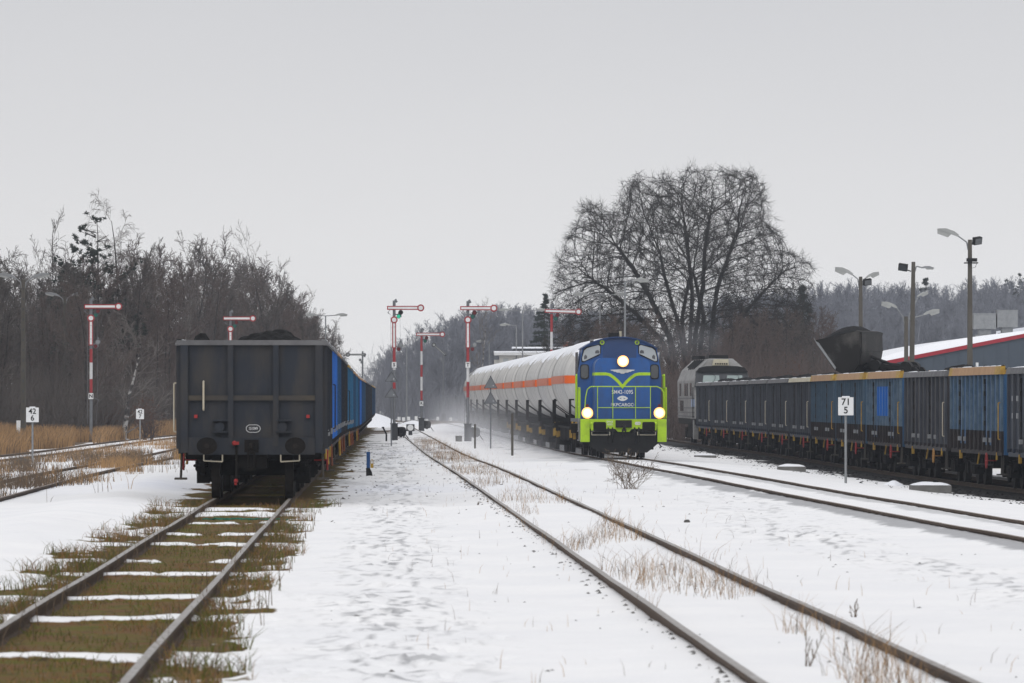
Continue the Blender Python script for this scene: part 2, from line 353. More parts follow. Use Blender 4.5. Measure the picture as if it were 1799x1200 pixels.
WL = 14.2
def make_wagon(name, label, mats, cap, cap_h, band, group, nrib=14, seed=0):
    """open coal wagon; mats = paint, lower band, rib"""
    t = empty(name, (0, 0, 0), label, 'goods wagon', group)
    y0, y1 = .62, WL - .62
    b = MB()
    zb = 1.55 if band else 1.1
    for s in (-1, 1):
        xa, xb = sorted((s * 1.395, s * 1.425))
        b.box(xa, xb, y0, y1, zb, 3.06, 0)
        if band: b.box(xa, xb, y0, y1, 1.02, zb, 1)
        for i in range(nrib):
            yy = y0 + .06 + (y1 - y0 - .12) * i / (nrib - 1); wd = .030 if i % 3 else .055
            xa2, xb2 = sorted((s * 1.425, s * 1.50))
            b.box(xa2, xb2, yy - wd, yy + wd, zb, 3.05, 2)
            b.box(xa2, xb2, yy - wd, yy + wd, 1.0, zb, 1)
        xa2, xb2 = sorted((s * 1.36, s * 1.46)); b.box(xa2, xb2, y0, y1, .90, 1.02, 1)
    for yy, s in ((y0, -1), (y1, 1)):
        ya, yb = sorted((yy, yy - s * .03)); b.box(-1.395, 1.395, ya, yb, 1.02, 3.06, 0)
        for x, w in ((-.42, .055), (.48, .055), (-1.34, .075), (1.34, .075)):
            ya, yb = sorted((yy, yy + s * .10)); b.box(x - w, x + w, ya, yb, 1.05 if abs(x) < 1 else .92, 3.06, 3 if abs(x) < 1 else 0)
    b.box(-1.39, 1.39, y0 + .03, y1 - .03, 1.02, 1.08, 1)
    b.build('body', [mats[0], mats[1], mats[2], mats[3] if len(mats) > 3 else mats[0]], t)
    for yy, s in ((y0, -1), (y1, 1)):
        e = MB(); ya, yb = sorted((yy + s * .001, yy + s * .078)); e.box(-1.262, 1.262, ya, yb, 1.96, 2.06); e.build('end_beam', m_bar, t)
        h = MB(); ya, yb = sorted((yy + s * .012, yy + s * .09)); h.box(-1.26, 1.26, ya, yb, .88, 1.22); h.build('headstock', mats[1], t)
    c = MB()
    ye = 1.3
    for s in (-1, 1):
        pf = [(s * 1.38, 3.06), (s * 1.53, 3.06), (s * 1.49, 3.06 + cap_h), (s * 1.38, 3.06 + cap_h)]
        if len(cap) > 1:
            c.prism(pf, 'y', y0 - .06, y0 + ye, 1); c.prism(pf, 'y', y0 + ye, y1 - ye * .6, 0); c.prism(pf, 'y', y1 - ye * .6, y1 + .06, 1)
        else: c.prism(pf, 'y', y0 - .10, y1 + .10, 0)
    for yy, s in ((y0, -1), (y1, 1)):
        ya, yb = sorted((yy - s * .05, yy + s * .095)); c.box(-1.379, 1.379, ya, yb, 3.06, 3.06 + min(cap_h, .12), len(cap) - 1 if len(cap) > 1 else 0)
    c.build('top_rail', cap, t)
    for s in (-1, 1):
        sn = MB(); n = 48; V = []
        for i in range(n + 1):
            yy = y0 + (y1 - y0) * i / n; th = max(.004, .05 * (float(vnoise(i * .35 + seed, 1.5 + s, 14)) - .25)); z = 3.06 + cap_h
            V += [(s * 1.382, yy, z + .001), (s * 1.388, yy, z + th), (s * 1.478, yy, z + th * .8), (s * 1.487, yy, z + .001)]
        sn.add(V, [(4 * i + k, 4 * i + k + 1, 4 * i + k + 5, 4 * i + k + 4)[::-s] for i in range(n) for k in range(3)]); sn.build('snow_strip', m_snow, t)
    yr = lambda k: y0 + .06 + (y1 - y0 - .12) * k / (nrib - 1)
    for s in (-1, 1):
        for k in ((2, 4), (nrib - 5, nrib - 3)):
            d = MB(); ya, yb = yr(k[0]) + .09, yr(k[1]) - .09; xa, xb = sorted((s * 1.4265, s * 1.434)); d.box(xa, xb, ya, yb, 1.16, 3.0, 0)
            for yy in (ya + .04, yb - .04):
                for z in (1.35, 1.75, 2.15, 2.55, 2.88): xa, xb = sorted((s * 1.4335, s * 1.485)); d.box(xa, xb, yy - .055, yy + .055, z - .065, z + .065, 1)
                d.tube([(s * 1.45, yy, 1.3), (s * 1.45, yy, 2.95)], .018, 5, 1)
            for yy in (ya + .25, yb - .25): xa, xb = sorted((s * 1.4335, s * 1.53)); d.box(xa, xb, yy - .05, yy + .05, 1.24, 1.36, 2)
            d.build('side_door', [mats[0], m_black, m_steel], t)
    u = MB()
    u.box(-.3, .3, .7, WL - .7, .62, 1.0)
    for yy in (1.6, 4.4, 7.1, 9.8, 12.6): u.box(-1.35, 1.35, yy - .08, yy + .08, .78, 1.0)
    u.cyl((.55, 6.0, .7), (.55, 7.2, .7), .2, n=12); u.box(-.9, -.5, 7.6, 8.3, .5, .85)
    for s in (-1, 1):
        for yy in (4.6, 5.4, 6.3, 7.5, 8.4, 9.3): u.box(s * 1.2 - .04, s * 1.2 + .04, yy - .09, yy + .09, .5 + .1 * rnd.random(), .95)
        u.tube([(s * 1.25, 4.4, .62), (s * 1.25, 9.7, .60)], .03, 6)
    u.build('underframe', m_under, t)
    bogie(t, 2.6); bogie(t, WL - 2.6)
    for yy, s in ((y0, -1), (y1, 1)):
        for x in (-.875, .875):
            f = MB(); ya = yy + s * .11
            f.cyl((x, ya, 1.06), (x, yy + s * .52, 1.06), .115, n=12)
            f.prism([(x + .205 * math.cos(a), 1.06 + .17 * math.sin(a)) for a in [2 * math.pi * i / 20 for i in range(20)]], 'y', *sorted((yy + s * .52, yy + s * .57)), 0)
            f.cyl((x, yy + s * .575, 1.06), (x, yy + s * .59, 1.06), .05, n=10, m=1)
            f.build('buffer', [m_under, m_wheel], t)
        k = MB(); k.box(-.14, .14, *sorted((yy + s * .09, yy + s * .16)), .93, 1.18)
        k.tube([(0, yy + s * .12, 1.08), (0, yy + s * .38, 1.10), (0, yy + s * .42, 1.0), (0, yy + s * .36, .92)], .045, 8)
        k.tube([(-.06, yy + s * .36, .95), (-.06, yy + s * .30, .62)], .022, 6); k.tube([(.06, yy + s * .36, .95), (.06, yy + s * .30, .62)], .022, 6); k.box(-.09, .09, *sorted((yy + s * .27, yy + s * .33)), .56, .62)
        k.build('coupling_hook', m_under, t)
    rail_m = mats[4] if len(mats) > 4 else m_offw
    for s in (-1, 1):
        g = MB(); xx = s * 1.53; yy = y0 + .12
        g.tube([(s * 1.43, yy, 2.32), (xx + s * .02, yy, 2.30), (xx + s * .02, yy, 1.34), (s * 1.43, yy, 1.32)], .015, 6); g.build('corner_rail', rail_m, t)
        g = MB(); g.tube([(s * 1.40, y0 + .15, .95), (s * 1.42, y0 + .15, .42)], .02, 5); g.tube([(s * 1.40, y0 + .55, .95), (s * 1.42, y0 + .55, .42)], .02, 5)
        g.box(s * 1.42 - .12, s * 1.42 + .12, y0 + .1, y0 + .62, .38, .42); g.build('step', m_bar, t)
    for s in (-1, 1):
        g = MB(); n = 14; c0 = (s * 1.47, 4.3, .74)
        pts = [(c0[0], c0[1] + .2 * math.cos(2 * math.pi * i / n), c0[2] + .2 * math.sin(2 * math.pi * i / n)) for i in range(n + 1)]
        g.tube(pts, .022, 5); g.tube([pts[0], pts[7]], .014, 4); g.tube([pts[3], pts[10]], .014, 4); g.cyl((s * 1.2, 4.3, .74), c0, .02, n=5)
        g.build('handwheel', m_red, t)
        g = MB(); g.tube([(s * 1.45, 1.9, .98), (s * 1.46, 1.9, .78)], .03, 5); g.build('brake_lever', m_yel, t)
        g = MB(); g.tube([(s * 1.45, 6.2, .93), (s * 1.47, 6.5, .64)], .028, 5); g.build('brake_lever', m_yel, t)
        g = MB(); g.box(s * 1.45 - .04, s * 1.45 + .04, 11.0, 11.1, .74, .97); g.build('tow_hook', m_yel, t)
    return t

def place(o, X, Y, L):
    x0 = float(X(Y)); x1 = float(X(Y + L))
    o.location = (x0, Y, gzf(x0, Y) + .12); o.rotation_euler = (0, 0, math.atan2(x0 - x1, L))

# ---- left coal train -------------------------------------------------------
GL = 'open coal wagons of the train on the left'
Y0 = 124.0
w1 = make_wagon('coal_wagon', 'dark grey coal wagon whose end wall with two red lamps faces the viewer', (m_wdark, m_wdark, m_wdark, m_wdark, m_offw), [m_grayc], .10, False, GL)
bases = coal_mesh(w1, WL, [(.22, 2.7, 1.0, 1.9, .50), (.50, 2.2, .42, .8, .12), (-1.05, 2.0, .22, .5, .48), (.3, 8, 1, 2, .5), (.0, 11.5, 1, 1.6, .45)], 2.72, 3)
g = MB(); g.tube([(-.955, .60, 2.34), (-.955, .48, 2.33), (-.955, .48, 1.78), (-.955, .60, 1.77)], .02, 6); g.build('handrail', m_offw, w1)
for x in (-1.11, 1.12):
    g = MB(); g.box(x - .032, x + .032, .54, .62, 1.61, 1.675); g.build('tail_lamp', m_red, w1)
for x in (-.62, .63):
    g = MB(); g.box(x - .15, x + .15, .46, .62, 1.55, 1.58); g.box(x - .15, x + .15, .46, .62, 1.32, 1.35); g.cyl((x - .02, .50, 1.43), (x - .02, .62, 1.43), .10, n=10); g.build('lamp_bracket', m_wdark, w1)
g = MB()
ring = [(.03 + (.085 * math.cos(a)) + (.055 if math.cos(a) > 0 else -.055), .605, 1.40 + .075 * math.sin(a)) for a in [2 * math.pi * (i + .5) / 20 for i in range(21)]]
g.tube(ring, .007, 4)
plq = g.build('number_plate', m_mastw, w1)
text('lettering', '151049', .085, m_mastw, plq, (.03, .612, 1.40), .001, width=.17)
g = MB(); g.tube([(-.30, .50, 1.10), (-.30, .46, .30)], .022, 6); g.build('brake_hose', m_under, w1)
g = MB(); g.box(-.36, -.25, .40, .52, 1.08, 1.14); g.sph((-.34, .45, 1.11), .05); g.build('brake_cock', m_red, w1)
g = MB(); g.sph((-.31, .45, .36), .045); g.box(-.34, -.29, .43, .49, .28, .38); g.build('hose_coupling', m_red, w1)
for s in (-1, 1):
    g = MB(); g.tube([(s * .95, .55, .88), (s * .95, .52, .76), (s * .58, .52, .74), (s * .58, .55, .88)], .014, 5); g.build('shunter_grip', m_offw, w1)
repaint(find(w1, 'corner_rail')[1], 0, m_wdark)
place(w1, XA, Y0, WL)
seq = ['bright', 'blue', 'darkb', 'dark', 'cyan', 'cyan', 'blue', 'cyan', 'blue', 'bright', 'blue', 'blue', 'teal', 'dark', 'darkb', 'dark', 'dark', 'darkb', 'dark', 'dark', 'blue', 'blue', 'dark', 'blue', 'blue']
capseq = ['grey', 'tan', 'grey', 'grey', 'yel', 'grey', 'tan', 'tan', 'tan', 'tan', 'tan', 'tan', 'tan', 'grey', 'grey', 'grey', 'grey', 'grey', 'grey', 'yel', 'yel', 'yel', 'yel', 'yel', 'yel']
PM = dict(bright=m_wbright, blue=m_wblue, darkb=m_wdark2, dark=m_wdark, cyan=m_wcyan, teal=m_wteal)
PN = dict(bright='bright blue', blue='mid blue', darkb='blue-black', dark='dark grey', cyan='teal blue', teal='dull blue')
CM = dict(grey=m_grayc, tan=m_tan, yel=m_yel); CN = dict(grey='grey', tan='tan', yel='yellow')
for i, (p, cp) in enumerate(zip(seq, capseq)):
    skip = ('tail_lamp', 'lamp_bracket', 'number_plate', 'brake_hose', 'brake_cock', 'hose_coupling', 'shunter_grip', 'lettering')
    if i > 5: skip += ('wheel', 'buffer', 'coupling_hook', 'side_door', 'handwheel', 'step', 'end_beam', 'headstock')
    if i > 11: skip += ('brake_lever', 'tow_hook', 'snow_strip', 'bogie')
    if i not in (0, 3, 4): skip += ('corner_rail',)
    o = copy_tree(w1, skip=skip + ('handrail', 'brake_lever', 'tow_hook', 'handwheel'))
    o['label'] = f'{PN[p]} coal wagon with {CN[cp]} rim, {WORDS[i + 2]} counting the one with red tail lamps first'
    for c in find(o, 'body'):
        repaint(c, 0, PM[p]); repaint(c, 1, m_band); repaint(c, 2, m_ribb if p in ('bright', 'cyan') and False else PM[p])
    for c in find(o, 'top_rail'): repaint(c, 0, CM[cp])
    for c in find(o, 'side_door'): repaint(c, 0, PM[p])
    for c in find(o, 'brake_lever'): pass
    if i < 9:
        g = MB(); yy = [1.2, 12.4, 6.0][i % 3]; g.tube([(1.45, yy, .98), (1.47, yy + .1, .50)], .03, 5); g.build('brake_lever', [m_lorange, m_yel, m_lorange][i % 3], o)
    place(o, XA, Y0 + (i + 1) * (WL + .1), WL)

# ---- right coal train --------------------------------------------------------
GR = 'open coal wagons of the train on the right'
YR = 150.6
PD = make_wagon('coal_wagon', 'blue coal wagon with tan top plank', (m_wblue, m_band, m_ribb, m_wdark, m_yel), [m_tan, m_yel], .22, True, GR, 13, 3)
coal_mesh(PD, WL, [(.1, 4, .9, 2, .34), (0, 10, .9, 2, .3)], 2.80, 8)
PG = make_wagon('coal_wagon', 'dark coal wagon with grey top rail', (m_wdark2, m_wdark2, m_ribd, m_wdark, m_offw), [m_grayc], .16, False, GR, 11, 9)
coal_mesh(PG, WL, [(.1, 4, .9, 2.4, .45), (0, 10, .9, 2.4, .5)], 2.85, 9)
dl = [('g', m_wdark2, m_grayc, 'blue-black coal wagon with grey door plates beside the tan-planked blue one, at the photo edge'),
      ('d', m_wblue, m_tan, 'blue coal wagon with tan plank and yellow ends, beside the loader beacon'),
      ('g', m_wbrown, m_grayc, 'brown-black ribbed coal wagon between two blue wagons with tan planks'),
      ('d', m_wblue, m_tan, 'blue coal wagon with a brighter blue square, right of the 71/5 sign'),
      ('d', m_wteal, m_tan, 'dull blue tan-planked coal wagon directly behind the 71/5 sign'),
      ('d', m_wteal, m_tan, 'dull blue coal wagon under the tip of the loader bucket'),
      ('g', m_wdark2, m_cream, 'dark coal wagon with cream and yellow top plank, next to dull blue wagon'),
      ('g', m_wbrown, m_grayc, 'brown-black coal wagon with grey rail, sixth behind the silver locomotive front'),
      ('g', m_wdark2, m_grayc, 'blue-black coal wagon, fourth from the silver locomotive'),
      ('g', m_wdark2, m_grayc, 'blue-black coal wagon, third from the silver locomotive'),
      ('g', m_wdark, m_grayc, 'dark grey coal wagon, second from the silver locomotive'),
      ('g', m_wdark2, m_grayc, 'blue-black coal wagon coupled directly to the silver locomotive')]
dl[7] = ('g', m_wbrown, m_grayc, 'brown-black coal wagon with grey rail, fifth from the silver locomotive')
for i, (k, p, cp, lb) in enumerate(dl):
    src = PD if k == 'd' else PG
    first = (i == 0 and k == 'g') or (i == 1)
    o = src if first else copy_tree(src)
    o['label'] = lb
    for c in find(o, 'body'):
        repaint(c, 0, p)
        if k == 'g': repaint(c, 1, p)
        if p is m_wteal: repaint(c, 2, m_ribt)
    for c in find(o, 'top_rail'): repaint(c, 0, cp)
    for c in find(o, 'side_door'): repaint(c, 0, p)
    if k == 'g' and i > 0:
        pass
    if i in (3,):
        g = MB(); g.box(-1.4405, -1.4267, 5.3, 9.6, 1.86, 2.80, 0)
        for q in range(13):
            yq = .62 + .06 + (WL - 1.24 - .12) * q / 12
            if 5.3 < yq < 9.5: wq = .030 if q % 3 else .055; g.box(-1.504, -1.4405, yq - wq - .003, yq + wq + .003, 1.86, 2.80, 0)
        g.build('fresh_paint_patch', m_bpatch, o)
    if i == 2:
        for c in find(o, 'handwheel'): repaint(c, 0, m_lyel)
    place(o, XD, YR + i * (WL + .2), WL)
for yy in (8.4, 9.4, 11.2, 12.2):
    for z in (1.9, 2.35): g = MB(); g.box(-1.50, -1.4265, yy, yy + .3, z, z + .14); g.build('door_plate', m_steel, PG)

# ---- tank wagons -----------------------------------------------------------
TL, TR_, TZ = 19.1, 1.57, 2.93
def make_tank():
    t = empty('tank_wagon', (0, 0, 0), '', 'tank wagon', 'white gas tank wagons behind the green and blue locomotive')
    ya, yb, dp = 1.25, TL - 1.25, .85
    prof = [(ya + dp - dp * math.sqrt(max(0, 1 - (k / 10) ** 2)), TR_ * k / 10) for k in range(11)]
    n = 7; L = yb - ya - 2 * dp
    for i in range(n):
        y = ya + dp + L * i / n
        if i: prof += [(y - .05, TR_), (y - .04, TR_ + .012), (y + .04, TR_ + .012), (y + .05, TR_)]
    prof += [(yb - dp + dp * math.sqrt(max(0, 1 - (k / 10) ** 2)), TR_ * k / 10) for k in range(10, -1, -1)]
    b = MB(); b.revolve(prof, (0, 0, TZ), 'y', 64)
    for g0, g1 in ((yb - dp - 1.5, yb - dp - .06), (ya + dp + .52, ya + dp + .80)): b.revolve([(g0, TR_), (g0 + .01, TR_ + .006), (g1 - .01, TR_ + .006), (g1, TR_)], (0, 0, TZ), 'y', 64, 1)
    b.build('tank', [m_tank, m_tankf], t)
    # stripe: bright over the dished ends, duller along the barrel
    h = .155
    b = MB(); a = math.asin(h / TR_)
    for s in (-1, 1):
        b.revolve([(ya + dp + .45, TR_ + .016), (yb - dp, TR_ + .016)], (0, 0, TZ), 'y', 4, 1, s * math.pi / 2 - a, s * math.pi / 2 + a)
        b.revolve([(ya + dp - .02, TR_ + .016), (ya + dp + .45, TR_ + .016)], (0, 0, TZ), 'y', 4, 0, s * math.pi / 2 - a, s * math.pi / 2 + a)
    nx = 40
    for end in (0, 1):
        vs = []
        for i in range(nx + 1):
            x = -TR_ * .994 + 2 * TR_ * .994 * i / nx
            for z in (-h, 0, h):
                r = min(math.hypot(x, z) / TR_, 1); dy = dp - dp * math.sqrt(max(0, 1 - r * r)) - .012
                vs.append((x, ya + dy if end == 0 else yb - dy, TZ + z))
        b.add(vs, [(3 * i + k, 3 * i + k + 1, 3 * i + k + 4, 3 * i + k + 3) for i in range(nx) for k in (0, 1)], 0, True)
    b.build('orange_stripe', [m_orange, m_orange2], t)
    # snow lying on the upper barrel
    ny, na = 110, 26; V = []
    for j in range(ny + 1):
        y = ya + .40 + (yb - ya - .8) * j / ny
        k0 = max(0, (ya + dp - y) / dp, (y - yb + dp) / dp); rr = TR_ * math.sqrt(max(0, 1 - min(k0, 1) ** 2))
        w = R(42 + 14 * float(fbm(y * 1.1, 3.1, 21)) + 9 * float(vnoise(y * 5, .3, 4)))
        for i in range(na + 1):
            u = -1 + 2 * i / na; th = .035 * (1 - u * u) ** .5 - .012 if abs(u) < 1 else -.012
            A = u * w; V.append((math.sin(A) * (rr + th), y, TZ + math.cos(A) * (rr + th)))
    i, j = np.meshgrid(np.arange(na), np.arange(ny), indexing='ij'); q = j * (na + 1) + i
    raw_mesh('snow_cover', np.array(V), np.stack([q, q + 1, q + na + 2, q + na + 1], -1).reshape(-1, 4), m_snow, t, smooth=True)
    u = MB()
    for s in (-1, 1): u.box(s * .62 - .1, s * .62 + .1, .7, TL - .7, .95, 1.2)
    for yy in (.7, TL - .9): u.box(-1.35, 1.35, yy, yy + .2, .86, 1.22)
    for yy in (2.4, TL - 2.8): u.prism([(-.75, 1.2), (.75, 1.2), (.85, 1.63), (-.85, 1.63)], 'y', yy, yy + .4)
    for s in (-1, 1):
        u.tube([(s * 1.28, 3, 1.05), (s * 1.28, TL - 3, 1.05)], .05, 6)
        for yy in np.arange(5, TL - 5, 1.5): u.box(s * 1.15 - .12, s * 1.15 + .12, yy, yy + .6 + .5 * rnd.random(), .55, 1.0)
    u.build('underframe', m_under, t)
    for yy in (.78, TL - .78):
        for s in (-1, 1):
            p = MB(); p.box(s * 1.38 - .045, s * 1.38 + .045, yy - .05, yy + .05, 1.22, 2.18); p.box(s * 1.38 - .02, s * 1.38 + .16, yy - .04, yy + .04, 2.12, 2.18)
            p.tube([(s * 1.36, yy, 1.95), (s * .8, yy, 1.55), (s * .35, yy, 1.24)], .024, 6)
            p.build('end_brace', m_under, t)
        hz = MB(); sgn = -1 if yy < 5 else 1; yf = yy + sgn * .12
        for k in range(-9, 9):
            x = k * .15
            hz.prism([(x, 1.235), (x + .075, 1.235), (x + .125, 1.37), (x + .05, 1.37)], 'y', *sorted((yf, yf + sgn * .03)), 0)
        hz.box(-1.36, 1.36, *sorted((yf - sgn * .03, yf + sgn * .0)), 1.225, 1.38, 1)
        hz.build('hazard_board', [m_yel, m_black], t)
        for x in (-.875, .875):
            f = MB(); f.cyl((x, yy, 1.06), (x, yy + sgn * .6, 1.06), .12, n=10); f.cyl((x, yy + sgn * .62, 1.06), (x, yy + sgn * .68, 1.06), .24, n=18); f.build('buffer', m_under, t)
        for s in (-1, 1):
            st = MB(); st.box(s * 1.35 - .05, s * 1.35 + .05, yy - .02, yy + .12, .68, .98); st.build('grab_step', m_yel, t)
            st = MB(); st.box(s * 1.2 - .05, s * 1.2 + .05, yy + .3, yy + .45, .62, .9); st.build('grab_step', m_yel, t)
    for s in (-1, 1): sn = MB(); sn.box(s * 1.05 - .22, s * 1.05 + .22, .95, 1.35, 1.2, 1.27); sn.build('snow_patch', m_snow, t)
    bogie(t, 3.0); bogie(t, TL - 3.0)
    return t
YT = 240.6
tk = make_tank()
tw = ['', 'directly behind the locomotive', 'second behind the locomotive', 'third behind the locomotive', 'fourth behind the locomotive', 'fifth behind the locomotive', 'sixth behind the locomotive',
      'seventh behind the locomotive', 'eighth behind the locomotive', 'ninth behind the locomotive', 'tenth behind the locomotive', 'last, at the far end of its train']
for i in range(11):
    o = tk if i == 0 else copy_tree(tk, skip=('wheel', 'grab_step', 'buffer') if i > 4 else ())
    o['label'] = 'white gas tank wagon with orange stripe, ' + tw[i + 1]
    place(o, XC, YT + i * (TL + .15), TL)
g = MB(); g.box(-.62, .62, 8.0, 12.5, 0, .03)
gg = g.build('roof_walkway', m_grayc, o); gg.rotation_euler = (0, R(-38), 0); gg.location = (-math.sin(R(38)) * (TR_ + .06), 0, TZ + math.cos(R(38)) * (TR_ + .06))

# ---- the diesel shunter ------------------------------------------------------
lo = empty('diesel_locomotive', (0, 0, 0), 'blue and lime green diesel shunting locomotive with three lit headlights pulling tank wagons', 'locomotive')
def rrect(x0, x1, z0, z1, r, n=6, bottom=False):
    p = []
    cs = [(x1 - r, z1 - r, 0), (x0 + r, z1 - r, 90)]
    cs += [(x0 + r, z0 + r, 180), (x1 - r, z0 + r, 270)] if bottom else []
    for cx, cz, a0 in cs:
        for i in range(n + 1):
            a = R(a0 + 90 * i / n); p.append((cx + r * math.cos(a), cz + r * math.sin(a)))
    if not bottom: p += [(x0, z0), (x1, z0)]
    return p
b = MB()
b.box(-1.46, 1.46, .62, 13.6, 1.28, 1.405); b.box(-1.0, 1.0, .9, 13.3, .95, 1.28); b.build('frame', m_silverd, lo)
b = MB(); b.prism(rrect(-1.0, 1.0, 1.41, 3.62, .30), 'y', 1.5, 3.995, smooth=False); hood = b.build('front_hood', m_blue, lo, bevel=.07)
b = MB()
for x in (-.40, .40): b.box(x - .008, x + .008, 1.488, 1.499, 1.43, 2.55)
for z in (1.78,): b.box(-.98, .98, 1.488, 1.499, z - .006, z + .006)
b.build('panel_joint', m_navy, hood)
b = MB(); b.prism(rrect(-.95, .95, 1.41, 3.45, .25), 'y', 6.9, 13.3); b.build('rear_hood', m_blue, lo, bevel=.06)
cab = [(-1.48, 1.41), (-1.53, 3.02), (-1.36, 3.98)]
for i in range(1, 12):
    u = -1 + 2 * i / 12; cab.append((1.36 * u, 3.98 + .42 * (1 - abs(u) ** 2.3)))
cab += [(1.36, 3.98), (1.53, 3.02), (1.48, 1.41)]
b = MB(); b.prism(cab, 'y', 4.0, 6.88); cabo = b.build('cab', m_blue, lo, bevel=.03)
roof = [(-1.40, 3.955)] + [(1.40 * (-1 + 2 * i / 12), 3.985 + .43 * (1 - abs(-1 + 2 * i / 12) ** 2.3)) for i in range(0, 13)] + [(1.40, 3.955)]
roof2 = roof + [(x * .985, z - .035 if abs(x) < 1.39 else z) for x, z in reversed(roof[1:-1])]
b = MB(); b.prism(roof2, 'y', 3.86, 7.0); b.build('cab_roof', m_navy, lo)
# dark blue brow between the two windows
b = MB(); b.prism([(-.62, 3.55), (.62, 3.55), (.62, 4.22), (.4, 4.33), (0, 4.37), (-.4, 4.33), (-.62, 4.22)], 'y', 3.985, 3.999); b.build('brow_panel', m_navy, cabo)
def inset(p, k):
    cx = sum(q[0] for q in p) / len(p); cz = sum(q[1] for q in p) / len(p)
    return [(q[0] + (k if q[0] < cx else -k), q[1] + (k if q[1] < cz else -k)) for q in p]
for s in (-1, 1):
    fr = [(s * 1.40, 3.50), (s * 1.40, 3.62), (s * 1.33, 3.94), (s * 1.22, 4.03), (s * .74, 4.14), (s * .68, 4.10), (s * .68, 3.82), (s * .76, 3.72), (s * 1.33, 3.48)]
    f = MB(); f.prism(fr, 'y', 3.968, 3.998); fo = f.build('cab_window', m_black, lo)
    p = MB(); p.prism(inset(fr, .035), 'y', 3.960, 3.972); p.build('pane', m_glass, fo)
    p = MB()
    p.prism([(s * 1.30, 3.58), (s * 1.30, 3.70), (s * 1.25, 3.76), (s * 1.19, 3.70), (s * 1.19, 3.62)], 'y', 3.953, 3.9595); p.prism([(s * .74, 3.80), (s * .74, 3.88), (s * .79, 3.93), (s * .88, 3.90), (s * .90, 3.80)], 'y', 3.953, 3.9595)
    p.build('seat_headrest', m_silverd, fo)
    fr = rrect(*sorted((s * 1.12, s * 1.44)), 2.86, 3.40, .10, bottom=True)
    f = MB(); f.prism(fr, 'y', 3.97, 3.998); fo = f.build('lower_window', m_black, lo); p = MB(); p.prism(inset(fr, .03), 'y', 3.960, 3.972); p.build('pane', m_glassd, fo)
    g = MB(); g.cyl((s * .64, 3.93, 4.20), (s * .64, 4.0, 4.20), .085, n=18, m=0); g.cyl((s * .64, 3.92, 4.20), (s * .64, 3.935, 4.20), .048, n=14, m=1); g.build('marker_lamp', [m_lime, m_glassd], lo)
    f = MB(); f.box(*sorted((s * 1.535, s * 1.50)), 4.5, 6.4, 3.05, 3.85); f.build('side_window', m_glassd, lo)
    # lower headlight
    zc = 1.63; xc = s * 1.30
    hl = MB(); hl.cyl((xc, .74, zc), (xc, 1.05, zc), .205, n=24); hl.box(xc - .06, xc + .06, .85, 1.0, 1.40, 1.48); ho = hl.build('headlight', m_blue, lo)
    l = MB(); l.cyl((xc, .715, zc), (xc, .742, zc), .205, n=24); l.build('glow_rim', m_headr, ho); l = MB(); l.cyl((xc, .707, zc), (xc, .7145, zc), .170, n=24); l.build('lens_ring', m_headw, ho); l = MB(); l.cyl((xc, .70, zc), (xc, .7065, zc), .128, n=24); l.build('lens', m_head, ho)
    l = MB(); l.cyl((xc, .80, zc + .26), (xc, .95, zc + .26), .06, n=12); l.build('tail_lens', m_redl, ho)
hl = MB(); hl.cyl((.01, 1.30, 3.50), (.01, 1.62, 3.50), .235, n=26); ho = hl.build('headlight', m_navy, lo)
l = MB(); l.cyl((.01, 1.275, 3.50), (.01, 1.302, 3.50), .205, n=26); l.build('glow_rim', m_headr, ho); l = MB(); l.cyl((.01, 1.267, 3.50), (.01, 1.2745, 3.50), .180, n=26); l.build('lens_ring', m_headw, ho); l = MB(); l.cyl((.01, 1.26, 3.50), (.01, 1.2665, 3.50), .140, n=26); l.build('lens', m_head, ho)
# winged wheel emblem
b = MB(); yf = 1.478; z0 = 3.14
wing = [(-.45, .05), (-.20, .06), (-.08, .075), (.08, .075), (.20, .06), (.45, .05), (.40, .015), (.34, .01), (.30, -.02), (.24, -.025), (.20, -.05), (.10, -.055), (.05, -.09), (-.05, -.09), (-.10, -.055), (-.20, -.05), (-.24, -.025), (-.30, -.02), (-.34, .01), (-.40, .015)]
b.prism([(x, z0 + z) for x, z in wing], 'y', yf - .012, 1.4995); b.cyl((0, yf - .03, z0 + .01), (0, yf, z0 + .01), .07, n=16)
b.build('winged_emblem', m_mastw, lo)
# lime chevron
b = MB(); b0, w = 3.04, .055
ctr = [(-1.005, b0), (-.60, b0), (-.46, b0 - .03), (-.30, b0 - .14), (-.15, b0 - .28), (0, b0 - .46)]
pts = ctr + [(-x, z) for x, z in reversed(ctr[:-1])]
up = []; dn = []
for i, (x, z) in enumerate(pts):
    a = pts[max(i - 1, 0)]; c = pts[min(i + 1, len(pts) - 1)]; tx, tz = c[0] - a[0], c[1] - a[1]; l = math.hypot(tx, tz); nx, nz = -tz / l, tx / l
    kk = 1.45 if i == len(ctr) - 1 else 1
    up.append((x + nx * w, z + nz * w * kk)); dn.append((x - nx * w, z - nz * w * kk))
vs = [(x, 1.492, z) for x, z in up] + [(x, 1.492, z) for x, z in dn] + [(x, 1.5, z) for x, z in up] + [(x, 1.5, z) for x, z in dn]
n = len(up); b.add(vs, [(i, i + 1, n + i + 1, n + i) for i in range(n - 1)] + [(i, 2 * n + i, 2 * n + i + 1, i + 1) for i in range(n - 1)] + [(n + i, n + i + 1, 3 * n + i + 1, 3 * n + i) for i in range(n - 1)])
for s in (-1, 1): b.box(*sorted((s * 1.0005, s * 1.006)), 1.6, 3.9, b0 - w, b0 + w)
b.build('chevron_stripe', m_lime, lo)
text('number_lettering', 'SM42-1095', .20, m_white, lo, (0, 1.494, 2.38), .001, width=.76)
b = MB()
